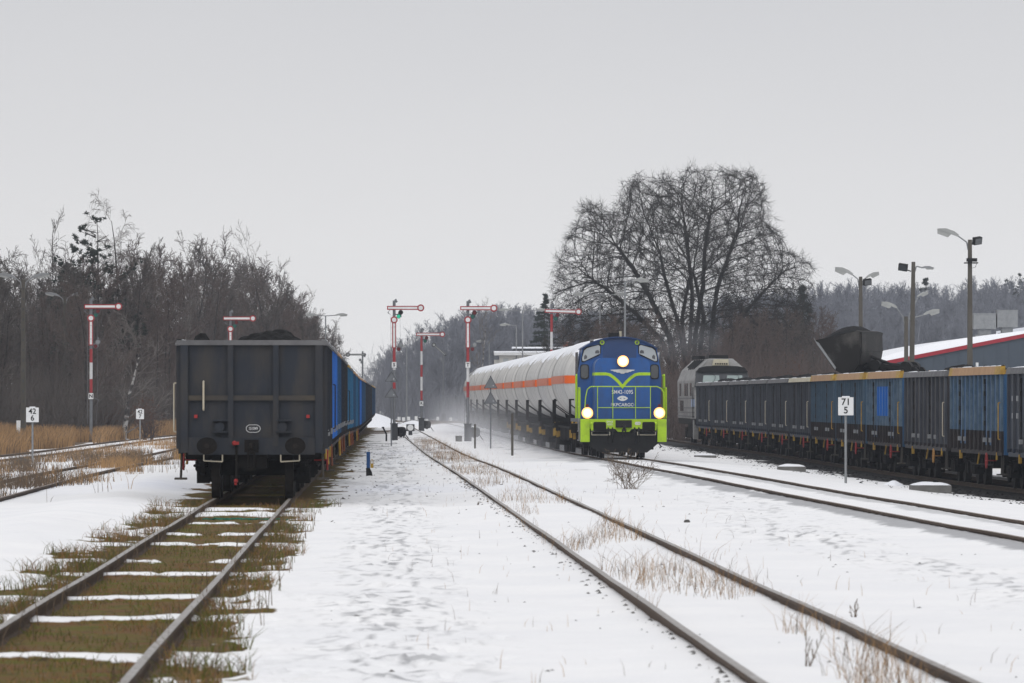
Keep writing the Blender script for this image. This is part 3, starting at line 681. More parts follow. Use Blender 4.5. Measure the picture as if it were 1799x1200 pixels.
def swoosh(sx):
    o = []; 
    for i in range(13):
        t = math.pi * i / 12; o.append((sx * (-.19 + .38 * i / 12), 2.155 + sx * (.085 * math.sin(t) ** .8 + .01)))
    q = []
    for i in range(12, -1, -1):
        t = math.pi * i / 12; q.append((sx * (-.19 + .38 * i / 12 * .80), 2.155 + sx * (.035 * math.sin(t) - .03 * (1 - i / 12))))
    return o + q
for sx in (-1, 1): b.prism(swoosh(sx), 'y', 1.489, 1.4995)
b.prism([(-.055, 2.155), (0, 2.195), (.055, 2.155), (0, 2.115)], 'y', 1.486, 1.4995)
b.build('company_emblem', m_white, lo)
text('company_lettering', 'PKPCARGO', .165, m_white, lo, (0, 1.494, 1.92), .002, width=.84)
# front railing, side platforms, beam
b = MB(); yr = .78
b.tube([(-1.42, yr, 1.43), (-1.36, yr, 2.2), (-1.30, yr, 2.48), (-1.18, yr, 2.58), (1.22, yr, 2.58), (1.38, yr, 2.50), (1.46, yr, 2.35), (1.47, yr, 1.43)], .019, 8)
for x in (-.93, -.38, .44, .98): b.tube([(x, yr, 1.43), (x, yr, 2.575)], .015, 6)
b.tube([(-.93, yr, 1.82), (.98, yr, 1.82)], .014, 6)
b.build('front_railing', m_lime, lo)
for s in (-1, 1):
    b = MB(); xs = s * 1.56
    b.tube([(xs, .95, 1.43), (xs, .95, 2.48), (xs, 1.1, 2.54), (xs, 2.6, 2.54), (xs, 2.7, 2.45), (xs, 2.7, 1.43)], .022, 6)
    for yy in (1.3, 1.65, 2.0, 2.35): b.tube([(xs, yy, 1.43), (xs, yy, 2.53)], .018, 5)
    b.tube([(xs, .95, 1.85), (xs, 2.7, 1.85)], .018, 5)
    b.tube([(s * 1.6, 3.2, 1.43), (s * 1.6, 3.2, 2.95), (s * 1.6, 3.35, 3.02)], .032, 8); b.tube([(s * 1.6, 3.85, 1.43), (s * 1.6, 3.85, 2.95), (s * 1.58, 3.95, 3.0)], .03, 8)
    b.build('side_railing', m_lime, lo)
    b = MB(); b.box(*sorted((s * 1.22, s * 1.55)), .56, .66, .585, 1.41); b.box(*sorted((s * 1.47, s * 1.55)), .66, 1.0, .585, 1.41); b.build('step_panel', m_lime, lo, bevel=.015)
    b = MB(); 
    for z in (.62, .95, 1.25): b.box(*sorted((s * 1.2, s * 1.6)), 1.2, 2.5, z, z + .04)
    b.box(*sorted((s * 1.55, s * 1.6)), 1.2, 1.3, .62, 1.4); b.box(*sorted((s * 1.50, s * 1.58)), 1.5, 2.5, .95, 1.405); b.build('side_steps', m_silver, lo)
    f = MB(); xb = s * .88
    f.cyl((xb, .25, 1.13), (xb, .62, 1.13), .13, n=14); f.prism(rrect(xb - .23, xb + .23, .97, 1.31, .06, 4, True), 'y', .04, .10); f.build('buffer', m_under, lo)
    b = MB(); b.tube([(s * 1.15, .5, .95), (s * 1.15, .45, .84), (s * .50, .45, .84), (s * .50, .5, .95)], .014, 5); b.build('shunter_grip', m_offw, lo)
    b = MB(); b.tube([(s * 1.12, .52, 1.25), (s * 1.12, .50, 1.0)], .06, 8); b.sph((s * 1.14, .50, 1.24), .07); b.build('brake_cock', m_lime, lo)
b = MB(); b.box(-1.22, 1.22, .60, .68, 1.06, 1.41); b.prism([(-.3, 1.06), (.3, 1.06), (.2, .95), (-.2, .95)], 'y', .60, .68); b.build('buffer_beam', m_lime, lo)
text('beam_lettering', 'SM42\n1095', .10, m_white, lo, (-.50, .596, 1.26), 0, width=.23)
b = MB(); b.prism(rrect(.41, .62, 1.20, 1.31, .05, 5, True), 'y', .590, .5985); text('plate_lettering', '151045', .05, m_lime, b.build('number_plate', m_mastw, lo), (.515, .588, 1.255), 0, width=.15)
b = MB(); b.box(-.29, .29, .45, .599, 1.10, 1.37); b.tube([(0, .5, 1.2), (0, .1, 1.2), (0, .04, 1.1), (0, .12, 1.0)], .05, 8); b.tube([(-.06, .15, 1.05), (-.06, .25, .7)], .025); b.tube([(.06, .15, 1.05), (.06, .25, .7)], .025); b.box(-.10, .10, .2, .3, .64, .74)
for x in (-.55, -.4, .4, .55): b.tube([(x, .58, 1.1), (x, .45, .85), (x, .55, .55)], .03, 6)
b.build('coupling_hook', m_black, lo)
b = MB(); b.prism([(-1.30, .92), (1.34, .92), (1.34, .60), (.85, .20), (-.85, .20), (-1.25, .45)], 'y', .72, .80); b.box(-1.2, 1.2, .80, 1.0, .5, .95); b.tube([(1.28, .6, .52), (1.36, .55, .42), (1.30, .55, .36)], .02, 5); b.build('snow_plough', m_black, lo)
for yc in (3.3, 10.9): bogie(lo, yc, .55, 1.3)
b = MB(); b.box(-1.3, 1.3, 5.6, 8.6, .45, 1.2); b.build('fuel_tank', m_under, lo)
b = MB(); b.box(-.38, .0, 4.6, 5.6, 4.38, 4.56); b.build('roof_box', m_black, lo); b = MB(); b.cyl((.06, 4.7, 4.35), (.06, 4.7, 4.62), .05, n=10); b.build('exhaust_pipe', m_cream, lo)
b = MB()
for x in (-1.05, -.98): b.cyl((x, 4.1, 4.2), (x, 3.95, 4.28), .035, n=8)
b.build('horn', m_silver, lo)
place(lo, XC, 225.0, 14.2)

# ---- silver locomotive behind the coal train ------------------------------------
sl = empty('diesel_locomotive', (0, 0, 0), 'silver grey diesel locomotive with dark windscreen band standing behind the coal wagons on the right', 'locomotive')
prof = [(-1.42, 1.35), (-1.46, 3.35), (-1.22, 3.95), (-.62, 4.50), (.62, 4.50), (1.22, 3.95), (1.46, 3.35), (1.42, 1.35)]
b = MB()
fy = {1.35: .6, 3.35: .9, 3.95: 1.35, 4.50: 2.1}
vs = [(x, fy[z], z) for x, z in prof] + [(x, 20.2, z) for x, z in prof]; n = 8
b.add(vs, [tuple(range(8)), tuple(range(15, 7, -1))] + [(i, n + i, n + (i + 1) % n, (i + 1) % n) for i in range(n)])
body = b.build('body', m_silver, sl, bevel=.04)
b = MB(); b.add([(-1.44, .70, 3.0), (1.44, .70, 3.0), (1.30, 1.05, 3.86), (-1.30, 1.05, 3.86), (-1.46, 1.2, 3.0), (1.46, 1.2, 3.0), (1.34, 1.5, 3.86), (-1.34, 1.5, 3.86)], [(0, 1, 2, 3), (0, 3, 7, 4), (1, 5, 6, 2), (3, 2, 6, 7)]); b.build('windscreen_band', m_mastd, sl)
b = MB(); b.prism([(-1.36, 3.78), (1.36, 3.78), (1.18, 4.02), (.8, 4.10), (-.8, 4.10), (-1.18, 4.02)], 'y', .92, 1.5); b.build('visor', m_black, sl, bevel=.03)
for xa, xb in ((-1.05, -.12), (.18, 1.08)):
    b = MB(); b.add([(xa, .66, 3.05), (xb, .66, 3.05), (xb - .03, .90, 3.62), (xa + .08, .90, 3.62), (xa, .72, 3.05), (xb, .72, 3.05), (xb - .03, .96, 3.62), (xa + .08, .96, 3.62)], [(0, 1, 2, 3), (3, 2, 6, 7), (0, 3, 7, 4), (1, 5, 6, 2)]); w = b.build('windscreen', m_glassg, sl)
    g = MB(); g.tube([((xa + xb) / 2, .64, 3.0), ((xa + xb) / 2 + .25, .80, 3.55)], .012, 4); g.tube([((xa + xb) / 2 + .25, .80, 3.55), ((xa + xb) / 2 + .05, .86, 3.78)], .01, 4); g.build('wiper', m_black, w)
b = MB(); b.prism([(-.48, 4.14), (.36, 4.14), (.34, 4.46), (-.40, 4.46)], 'y', 1.15, 2.2, 0)
for k in range(6): b.box(-.36 + k * .115, -.28 + k * .115, 1.135, 1.1505, 4.18, 4.26, 1)
b.build('horn_box', [m_cream, m_black], sl)
b = MB(); b.box(-.60, .40, 2.4, 5.5, 4.50, 4.68); b.cyl((-1.0, 5.5, 4.48), (-1.0, 5.5, 4.66), .35, n=16); b.box(-.3, .5, 8, 14, 4.50, 4.66); b.build('roof_fan', m_black, sl)
for s in (-1, 1):
    b = MB()
    for ya, yb in ((3.6, 5.2), (8.0, 9.4), (10.2, 11.6), (15.8, 17.2)): b.box(*sorted((s * 1.452, s * 1.475)), ya, yb, 2.55, 3.22)
    for ya, yb in ((13.2, 16.8),): b.box(*sorted((s * 1.445, s * 1.47)), ya, yb, 1.75, 2.30)
    b.build('side_window', m_glassd, sl)
    b = MB()
    for z in (1.45, 1.65, 1.9, 2.4): b.box(*sorted((s * 1.43, s * 1.468)), 1.2, 20, z, z + .05)
    b.build('side_rib', m_silverd, sl)
    b = MB(); b.box(*sorted((s * 1.43, s * 1.466)), .8, 4.0, 1.98, 2.38); b.build('blue_panel', m_lblue, sl)
    b = MB(); b.tube([(s * 1.5, 1.3, 1.4), (s * 1.5, 1.3, 3.0)], .025, 6); b.build('handrail', m_black, sl)
    b = MB()
    for k in range(4):
        a = [(s * 1.24, 6 + k * 1.9, 3.94), (s * .70, 6 + k * 1.9, 4.46)]; b.tube(a, .05, 5); b.tube([(s * 1.20, 6.4 + k * 1.9, 4.0), (s * .8, 6.4 + k * 1.9, 4.38)], .16, 6)
    b.build('roof_hatch', m_black, sl)
    f = MB(); f.cyl((s * .88, .05, 1.06), (s * .88, .6, 1.06), .13, n=10); f.cyl((s * .88, 0, 1.06), (s * .88, .06, 1.06), .25, n=16); f.build('buffer', m_under, sl)
    b = MB(); b.box(*sorted((s * 1.2, s * 1.45)), 1.6, 2.4, .3, 1.3); b.build('side_steps', m_silver, sl)
b = MB(); b.box(-1.4, 1.4, .6, 20.2, 1.05, 1.36); b.box(-1.2, 1.2, 8, 13, .35, 1.05); b.build('frame', m_under, sl)
for yc in (4.4, 16.4): bogie(sl, yc, .52, 1.5)
place(sl, XD, YR + 12 * (WL + .2) + 1.2, 20.8)
# ------------------------------------------------------------------ ground
def axis(parts):
    out = []
    for a, b, st in parts: out += list(np.arange(a, b, st))
    return np.array(out + [parts[-1][1]])
gx = axis([(-900, -120, 60), (-120, -36, 6), (-36, -18, .6), (-18, -8, .25), (-8, 8, .075), (8, 18, .16), (18, 40, 1.2), (40, 120, 8), (120, 900, 60)])
gy = axis([(-60, 38, 7), (38, 70, .11), (70, 130, .2), (130, 200, .5), (200, 330, 1.2), (330, 520, 4), (520, 900, 20), (900, 1500, 60)])
GX, GY = np.meshgrid(gx, gy, indexing='ij')
Z = gz(GX, GY)
n1 = fbm(GX * .45, GY * .30, 1, 4) - .5
n2 = fbm(GX * 2.2, GY * 1.6, 2, 3) - .5
near = 1 - ss(150, 400, GY)
Z = Z + n1 * .10 * near + n2 * .035 * near
ua = GX - XA(GY); ub = GX - XB(GY); uc = GX - XC(GY); ud = GX - XD(GY); ue = GX - XE(GY); ug = GX - XG(GY)
# flatten the formation along each track
for u, lift in ((ua, 0), (ub, .035 + .04 * ss(60, 130, GY) + .05 * (fbm(GX * .6, GY * .15, 66, 3) - .5)), (uc, .066), (ud, 0), (ue, .04), (ug, .04)):
    k = np.exp(-(u / 1.3) ** 4); Z = Z * (1 - k) + (gz(GX, GY) + n2 * .02 + lift) * k
# grass showing through along the track in front of the left train
edge = .42 * (fbm(GX * 1.3, GY * .55, 31, 4) - .5) * 2 + .55 * (fbm(GX * 5, GY * 1.8, 33, 3) - .5)
lw = .75 + .80 + .22 * np.sin(GY * .83 + 1); rw = .75 + .42 + .12 * np.sin(GY * .83)
moss = ss(-.28, .12, ua + lw + edge) * ss(-.28, .12, rw - ua + edge) * (1 - ss(118, 124, GY) * .2)
strip = np.zeros_like(GX)
drift = [51.0, 59.9, 66.4, 75.0, 81.5, 90.6, 97.4, 106.5, 113.5, 119.5]
for i, y0 in enumerate(drift):
    wob = 2.6 * (fbm(GX * 1.3 + i * 7.7, GX * 0 + i, 5, 3) - .5) + .25 * np.abs(ua) ** 2 * .35
    hw = (.48 if i < 8 else 2.0) * (.35 + .9 * vnoise(GX * 2.2, GY * .3 + i * 3, 8) + .35 * ss(.7, 1.3, np.abs(ua)))
    strip = np.maximum(strip, (1 - ss(.75, 1.25, np.abs(GY - y0 - wob) / hw)) * (.25 + .75 * ss(.30, .42, fbm(GX * 2.1 + i * 5.3, GY * .4, 38, 3))))
under = ss(119, 123, GY) * (1 - ss(560, 620, GY))
moss = moss * (1 - strip * (1 - under)) * (1 - .8 * ss(.56, .64, fbm(GX * 1.9, GY * .8, 36, 4)) * ss(.6, 1.0, np.abs(ua)) * (1 - under))
wide = ss(-.4, .3, 1.38 - np.abs(ua) + edge * 1.6) * under
moss = np.maximum(moss, wide * .95)
Z = Z + strip * np.exp(-(ua / 1.5) ** 4) * (1 - under) * .035 - moss * .02
coal = ss(-.9, .5, 2.3 - np.abs(ud) + 2.0 * (fbm(GX * .8, GY * .35, 41, 4) - .5)) * ss(120, 140, GY) * (1 - ss(380, 400, GY))
ed2 = .5 * (fbm(GX * 1.1, GY * .35, 51, 4) - .5) + .2 * (fbm(GX * 6, GY * 3, 52, 2) - .5)
slush = np.zeros_like(GX)
for c, w, a in ((-.98, .26, .95), (.52, .2, .6), (1.0, .16, .35)):
    slush = np.maximum(slush, a * ss(-.12, .08, w - np.abs(uc - c) + ed2) * ss(40, 90, GY) * (1 - ss(230, 300, GY)))
slush = np.maximum(slush, .75 * ss(.05, .3, fbm(GX * .9, GY * .12, 61, 4) - .42) * np.exp(-((uc + 2.0) / 1.3) ** 2) * ss(135, 160, GY) * (1 - ss(300, 420, GY)))
slush = np.maximum(slush, .5 * np.exp(-((uc) / 1.5) ** 4) * ss(215, 235, GY) * (1 - ss(420, 480, GY)))
# trodden paths
pathA = GX - (-.05 - .0186 * GY) ; pathB = GX - (8.9 - .047 * GY)
tr = np.exp(-(pathA / .75) ** 2) * (1 - ss(280, 330, GY)) + .8 * np.exp(-(pathB / .8) ** 2) * ss(52, 60, GY) * (1 - ss(95, 112, GY)) + .6 * np.exp(-((GX - 4.6 + .0 * GY) / 1.2) ** 2) * ss(88, 98, GY) * (1 - ss(140, 150, GY))
rough = fbm(GX * 3.3, GY * 2.0, 71, 3) - .5
Z = Z + tr * rough * .11
slush = np.maximum(slush, np.clip(tr, 0, 1) * ss(.03, .2, fbm(GX * 8.0, GY * 3.0, 72, 3) - .5) * .9)
far_tr = np.exp(-((GX + 1.2 + .0186 * GY) / 2.2) ** 2) * ss(130, 190, GY) * (1 - ss(345, 360, GY))
slush = np.maximum(slush, far_tr * .9 * ss(.56, .66, fbm(GX * 1.6, GY * .25, 81, 3)))
bedB = np.exp(-(ub / 1.0) ** 4) * ss(110, 240, GY)
slush = np.maximum(slush, bedB * .8 * ss(.47, .62, fbm(GX * 2.2, GY * .25, 83, 3)))
# single footprints
foot = []
r4 = random.Random(4)
for i in range(420):
    Y = 42 + 130 * r4.random() ** 1.5; foot.append((-.05 - .0186 * Y + r4.gauss(0, .42), Y))
for i in range(120):
    Y = 55 + 50 * r4.random(); foot.append((8.9 - .047 * Y + r4.gauss(0, .5), Y))
for i in range(46): foot.append((-3.4 + 1.75 - .022 * (i * 1.15) + .10 * (-1) ** i + .05 * math.sin(i * .4), 43 + i * .62))
for (x, y) in ((835, 1128), (862, 1136), (800, 1115), (880, 1120), (905, 1172), (872, 1163), (820, 1165), (790, 1142), (735, 1010), (770, 1016), (790, 1008), (745, 1022), (815, 1052), (825, 1065), (845, 1060), (838, 1098), (850, 1104)):
    Y = F * H / (y - YH); foot.append(((x - 899.5) / F * Y, Y))
for fx, fy in foot:
    i0, i1 = np.searchsorted(gx, [fx - .3, fx + .3]); j0, j1 = np.searchsorted(gy, [fy - .5, fy + .5])
    dx = (GX[i0:i1, j0:j1] - fx) / .065; dy = (GY[i0:i1, j0:j1] - fy) / .16
    q = dx * dx + dy * dy
    Z[i0:i1, j0:j1] += -.105 * np.exp(-q ** 1.5) + .018 * np.exp(-(np.sqrt(q) - 1.6) ** 2 * 3)
# dry grass and litter floor at the wood
litter = ss(-1.2, .8, -ug - 2.2 + 1.6 * (fbm(GX * .5, GY * .12, 91, 4) - .5) * 2) * ss(60, 120, GY)
litter = np.maximum(litter, .55 * ss(.48, .62, fbm(GX * .7, GY * .10, 93, 4)) * ss(-16, -12, -(ue + 13) * 1.0 - 13 + 13) * 0)
litter = np.maximum(litter, .42 * ss(.52, .64, fbm(GX * 1.1, GY * .16, 95, 4)) * np.exp(-((ue + .9) / 1.6) ** 4) * ss(90, 120, GY))
litter = np.maximum(litter, ss(390, 430, GY) * .75 * ss(.35, .6, fbm(GX * .1, GY * .02, 97, 3)))
# low bank between the dry grass and the left train
Z = Z + .16 * np.exp(-((ue - 2.9) / 1.0) ** 2) * (1 - ss(140, 220, GY)) * ss(70, 100, GY) * (.6 + .8 * vnoise(GX * .3, GY * .08, 12))
nx, ny = GX.shape
i, j = np.meshgrid(np.arange(nx - 1), np.arange(ny - 1), indexing='ij'); q = i * ny + j
# ---- ground material
m_ground, nt, pb = new_mat('snow_and_track_bed')
pb.inputs['Roughness'].default_value = .85; pb.inputs['Specular IOR Level'].default_value = .12
N = nt.nodes.new; LK = nt.links.new
def noise(scale, det=4, vec=None):
    n = N('ShaderNodeTexNoise'); n.inputs['Scale'].default_value = scale; n.inputs['Detail'].default_value = det; n.inputs['Roughness'].default_value = .62
    LK((vec or geo.outputs['Position']), n.inputs['Vector']); return n.outputs['Fac']
def ramp(v, a, b):
    r = N('ShaderNodeMapRange'); r.inputs[1].default_value = a; r.inputs[2].default_value = b; LK(v, r.inputs[0]); return r.outputs[0]
def mix(fac, a, b):
    m = N('ShaderNodeMix'); m.data_type = 'RGBA'
    if hasattr(fac, 'links'): LK(fac, m.inputs['Factor'])
    else: m.inputs['Factor'].default_value = fac
    for k, c in (('A', a), ('B', b)):
        if hasattr(c, 'links'): LK(c, m.inputs[k])
        else: m.inputs[k].default_value = (*c, 1)
    return m.outputs['Result']
def math_(op, a, b):
    m = N('ShaderNodeMath'); m.operation = op
    for k, c in ((0, a), (1, b)):
        if hasattr(c, 'links'): LK(c, m.inputs[k])
        else: m.inputs[k].default_value = c
    return m.outputs[0]
geo = N('ShaderNodeNewGeometry')
at1 = N('ShaderNodeAttribute'); at1.attribute_name = 'cover'; sp = N('ShaderNodeSeparateColor'); LK(at1.outputs['Color'], sp.inputs[0])
at2 = N('ShaderNodeAttribute'); at2.attribute_name = 'litter'; sp2 = N('ShaderNodeSeparateColor'); LK(at2.outputs['Color'], sp2.inputs[0])
snowc = mix(ramp(noise(.35, 5), .4, .65), (.835, .842, .862), (.885, .887, .897))
snowc = mix(math_('MULTIPLY', ramp(noise(5.5, 5), .62, .72), .28), snowc, (.50, .49, .48))
slushc = mix(noise(2.5, 4), (.30, .305, .32), (.48, .485, .50))
col = mix(ramp(math_('ADD', sp.outputs['Blue'], math_('MULTIPLY', math_('SUBTRACT', noise(5, 4), .5), .7)), .12, .95), snowc, slushc)
mossc = mix(ramp(noise(1.6, 5), .42, .60), (.135, .072, .030), (.100, .098, .012))
mossc = mix(ramp(noise(4.5, 5), .55, .68), mossc, (.040, .028, .018))
mossc = mix(ramp(noise(2.7, 4), .60, .70), mossc, (.15, .085, .035))
mossc = mix(ramp(noise(11, 3), .66, .72), mossc, (.30, .29, .27))
mf = ramp(math_('ADD', sp.outputs['Red'], math_('MULTIPLY', math_('SUBTRACT', noise(6, 5), .5), .9)), .40, .58)
col = mix(mf, col, mossc)
coalc = mix(noise(6, 5), (.012, .012, .013), (.030, .028, .028))
col = mix(ramp(math_('ADD', sp.outputs['Green'], math_('MULTIPLY', math_('SUBTRACT', noise(3.5, 6), .5), 1.1)), .38, .60), col, coalc)
litc = mix(noise(1.2, 5), (.17, .115, .07), (.06, .044, .034))
col = mix(ramp(math_('ADD', sp2.outputs['Red'], math_('MULTIPLY', math_('SUBTRACT', noise(1.8, 6), .5), 1.1)), .40, .62), col, litc)
LK(col, pb.inputs['Base Color'])
bp = N('ShaderNodeBump'); bp.inputs['Strength'].default_value = .35; bp.inputs['Distance'].default_value = .03
LK(math_('ADD', noise(7, 5), math_('MULTIPLY', noise(28, 3), .4)), bp.inputs['Height']); LK(bp.outputs[0], pb.inputs['Normal'])
ground = raw_mesh('ground', np.stack([GX, GY, Z], -1).reshape(-1, 3), np.stack([q, q + ny, q + ny + 1, q + 1], -1).reshape(-1, 4), m_ground, smooth=True)
for nm, chans in (('cover', (moss, coal, slush)), ('litter', (litter, litter * 0, litter * 0))):
    ca = ground.data.color_attributes.new(nm, 'FLOAT_COLOR', 'POINT')
    arr = np.ones((nx * ny, 4), np.float32)
    for k, c in enumerate(chans): arr[:, k] = np.clip(c, 0, 1).ravel()
    ca.data.foreach_set('color', arr.ravel())
tag(ground, 'snow covered railway yard', kind='structure')
def gh(x, y):
    """surface height with relief"""
    i = np.clip(np.searchsorted(gx, x) - 1, 0, nx - 2); j = np.clip(np.searchsorted(gy, y) - 1, 0, ny - 2)
    fx = (x - gx[i]) / (gx[i + 1] - gx[i]); fy = (y - gy[j]) / (gy[j + 1] - gy[j])
    return Z[i, j] * (1 - fx) * (1 - fy) + Z[i + 1, j] * fx * (1 - fy) + Z[i, j + 1] * (1 - fx) * fy + Z[i + 1, j + 1] * fx * fy
def sample(m, xs, ys):
    return m[np.clip(np.searchsorted(gx, xs) - 1, 0, nx - 1), np.clip(np.searchsorted(gy, ys) - 1, 0, ny - 1)]
# ------------------------------------------------------------------ tracks
RP = [(-.036, .12), (.036, .12), (.038, .085), (.012, .07), (.012, .0), (.065, -.03), (-.065, -.03), (-.012, 0), (-.012, .07), (-.038, .085)]
def railway(fn, ya, yb, label, top):
    t = empty('railway_track', (float(fn(ya)), ya, 0), label, 'railway track')
    ys = np.concatenate([np.arange(ya, min(yb, 220), 1.0), np.arange(max(ya, 220), yb, 5.0)])
    r5 = np.random.default_rng(int(ya * 10) + 3)
    for s in (-1, 1):
        xs = fn(ys) + s * .7525 + (fbm(ys * .12, ys * 0, 3 + s) - .5) * .02
        zs = gz(fn(ys), ys) + (fbm(ys * .1, ys * 0 + 5, 9 + s) - .5) * .025
        V = np.array([[x + u - float(fn(ya)), y - ya, z + w] for x, y, z in zip(xs, ys, zs) for u, w in RP])
        k = len(RP); n = len(ys)
        Fq = np.array([[i * k + j, i * k + (j + 1) % k, (i + 1) * k + (j + 1) % k, (i + 1) * k + j] for i in range(n - 1) for j in range(k)])[:, ::-1]
        mi = np.array([1 if j == 0 else 0 for i in range(n - 1) for j in range(k)])
        raw_mesh('rail', V, Fq, [m_rail, top], t, mi)
    return t
railway(XA, 36, 600, 'rusty track through brown and olive grass leading under the left train', m_railt)
railway(XB, 36, 620, 'empty rusty track through snow and dry weeds in the middle', m_railt)
railway(XC, 50, 600, 'track with grey slush beside its rails, under the blue locomotive', m_railr)
railway(XD, 120, 420, 'track in black coal dust under the right coal train', m_railr)
railway(XE, 100, 480, 'rusty track in dry weeds nearest the left coal train', m_railr)
railway(XG, 150, 500, 'snowy track beside the tall tan grass below the wood', m_railr)

# ------------------------------------------------------------------ grass, weeds, debris
def blades(name, xs, ys, hs, wid, lean, mats, mi, label, seed=0, parts=2):
    rr = np.random.default_rng(seed); n = len(xs)
    z = gh(xs, ys) - .02
    a = rr.uniform(0, 2 * np.pi, n); l = rr.uniform(.1, 1, n) * lean
    p0 = np.stack([xs, ys, z], 1); d1 = np.stack([np.cos(a) * l * .5, np.sin(a) * l * .5, np.ones(n)], 1); d2 = np.stack([np.cos(a) * l * 1.6, np.sin(a) * l * 1.6, np.ones(n) * .8], 1)
    p1 = p0 + d1 * (hs * .55)[:, None]; p2 = p1 + d2 * (hs * .45)[:, None]
    w = wid * rr.uniform(.6, 1.3, n)
    sg = np.concatenate([np.column_stack([p0, p1, w, w * .7]), np.column_stack([p1, p2, w * .7, w * .2])])
    o = seg_mesh(name, sg, mats, None, 3, np.concatenate([mi, mi]))
    return tag(o, label, kind='stuff')
g6 = np.random.default_rng(6)
# grass on the near left track
n = 90000; Y = 40 + 85 * g6.random(n) ** 1.3; X = XA(Y) + g6.uniform(-2.2, 1.9, n)
mk = sample(moss, X, Y) * (fbm(X * 1.5, Y * 1.0, 17, 3) > .42); lat = np.abs(X - XA(Y)); keep = (mk > .55) & ((np.abs(lat - .7525) > .07)) & (g6.random(n) < np.where(lat < .7, .26, .8))
X, Y = X[keep], Y[keep]; lat = np.abs(X - XA(Y))
hs = np.where(lat > .85, g6.uniform(.08, .24, len(X)), g6.uniform(.03, .12, len(X)))
mi = (fbm(X * 1.4, Y * .9, 18, 3) + g6.normal(0, .08, len(X)) > .5).astype(int) + (g6.random(len(X)) < .18)
blades('track_grass', X, Y, hs, .0045, .9, [m_grassb, m_mossb, m_weed], np.clip(mi, 0, 2), 'brown and olive grass on the left track', 1)
# tall stems on that track
n = 500; Y = 42 + 75 * g6.random(n); X = XA(Y) + np.where(g6.random(n) < .5, g6.uniform(-1.2, -.5, n), g6.uniform(.5, 1.5, n))
blades('brown_weeds', X, Y, g6.uniform(.12, .42, n), .005, .5, [m_weed], np.zeros(n, int), 'thin brown stems beside the left rails', 2)
# weeds along the middle track
n = 26000; Y = 43 + 300 * g6.random(n) ** 1.5; lat = g6.uniform(-.95, .95, n); X = XB(Y) + lat
cl = fbm(X * 1.1 + 40, Y * .16, 23, 3) + .10 * ss(150, 240, Y); keep = (cl > .56) & (np.abs(np.abs(lat) - .7525) > .06) & (g6.random(n) < np.where(np.abs(lat) < .7, .42, .12))
X, Y = X[keep], Y[keep]; n = len(X)
blades('dead_weeds', X, Y, g6.uniform(.10, .42, n) * (.6 + .6 * vnoise(X * .8, Y * .2, 3)), .0028, .85, [m_weed, m_drygrass, m_grassb], g6.integers(0, 3, n), 'dry dead weeds between the rails of the middle track', 3)
n = 420; Y = 44 + 250 * g6.random(n) ** 1.2; X = XB(Y) + g6.choice([-1, 1], n) * g6.uniform(.9, 3.2, n)
blades('lone_weeds', X, Y, g6.uniform(.05, .2, n), .003, .6, [m_weed, m_drygrass], g6.integers(0, 2, n), 'single dry stems sticking out of the snow', 4)
# dry tan grass by the wood and between the left tracks
n = 150000; Y = 150 + 330 * g6.random(n); X = XG(Y) - 1.6 - 9 * g6.random(n) ** 1.3
cl = fbm(X * .35, Y * .06, 27, 4); keep = cl > .40
X, Y, cl = X[keep], Y[keep], cl[keep]; n = len(X)
blades('tall_dry_grass', X, Y, g6.uniform(.4, 1.0, n) * (.55 + 1.0 * cl), .011, .5, [m_drygrass, m_weed], (g6.random(n) < .22).astype(int), 'tall tan dry grass at the edge of the left wood', 5)
n = 52000; Y = 125 + 250 * g6.random(n); X = np.where(g6.random(n) < .45, XE(Y) + g6.normal(-.1, 1.0, n), XE(Y) + g6.uniform(-5.5, 1.5, n))
cl = fbm(X * .8, Y * .13, 29, 4); keep = (cl > .60 - .05 * ss(170, 280, Y)) & (np.abs(np.abs(X - XE(Y)) - .7525) > .07) & (np.abs(X - XG(Y)) > 1.0)
X, Y, cl = X[keep], Y[keep], cl[keep]; n = len(X)
blades('dry_weeds', X, Y, g6.uniform(.12, .42, n) * (.2 + 1.4 * cl), .007, .6, [m_drygrass, m_weed], (fbm(X * .5, Y * .1, 44, 2) + g6.normal(0, .1, n) > .5).astype(int), 'tan and brown weeds between the tracks left of the coal train', 6)
# coal lumps and grit
def lumps(name, X, Y, s, mt, label, seed):
    rr = np.random.default_rng(seed); n = len(X); Zs = gh(X, Y)
    base = np.array([[1, 0, 0], [-1, 0, 0], [0, 1, 0], [0, -1, 0], [0, 0, 1], [0, 0, -.6]], float)
    V = base[None] * rr.uniform(.5, 1.2, (n, 6, 1)) * s[:, None, None] * np.array([1.2, 1.2, .7]) + np.stack([X, Y, Zs], 1)[:, None]
    fc = np.array([[0, 2, 4], [2, 1, 4], [1, 3, 4], [3, 0, 4], [2, 0, 5], [1, 2, 5], [3, 1, 5], [0, 3, 5]])
    return tag(raw_mesh(name, V.reshape(-1, 3), ((np.arange(n) * 6)[:, None, None] + fc[None]).reshape(-1, 3), mt), label, kind='stuff')
n = 2600; Y = 130 + 200 * g6.random(n); X = XD(Y) - 1.0 - np.abs(g6.normal(0, 1.1, n)) - .3
lumps('coal_rubble', X, Y, g6.uniform(.015, .07, n) * g6.uniform(.4, 1, n), m_coal, 'black coal lumps scattered on the snow by the right train', 1)
n = 420; Y = 45 + 110 * g6.random(n); X = XB(Y) + np.where(g6.random(n) < .6, -.80 - np.abs(g6.normal(0, .12, n)), g6.uniform(-4, 5, n))
lumps('track_gravel', X, Y, g6.uniform(.008, .03, n), m_stone, 'dark grit along the near rail of the middle track', 2)
n = 500; Y = 130 + 200 * g6.random(n); X = -1.2 - .0186 * Y + g6.normal(0, 1.6, n)
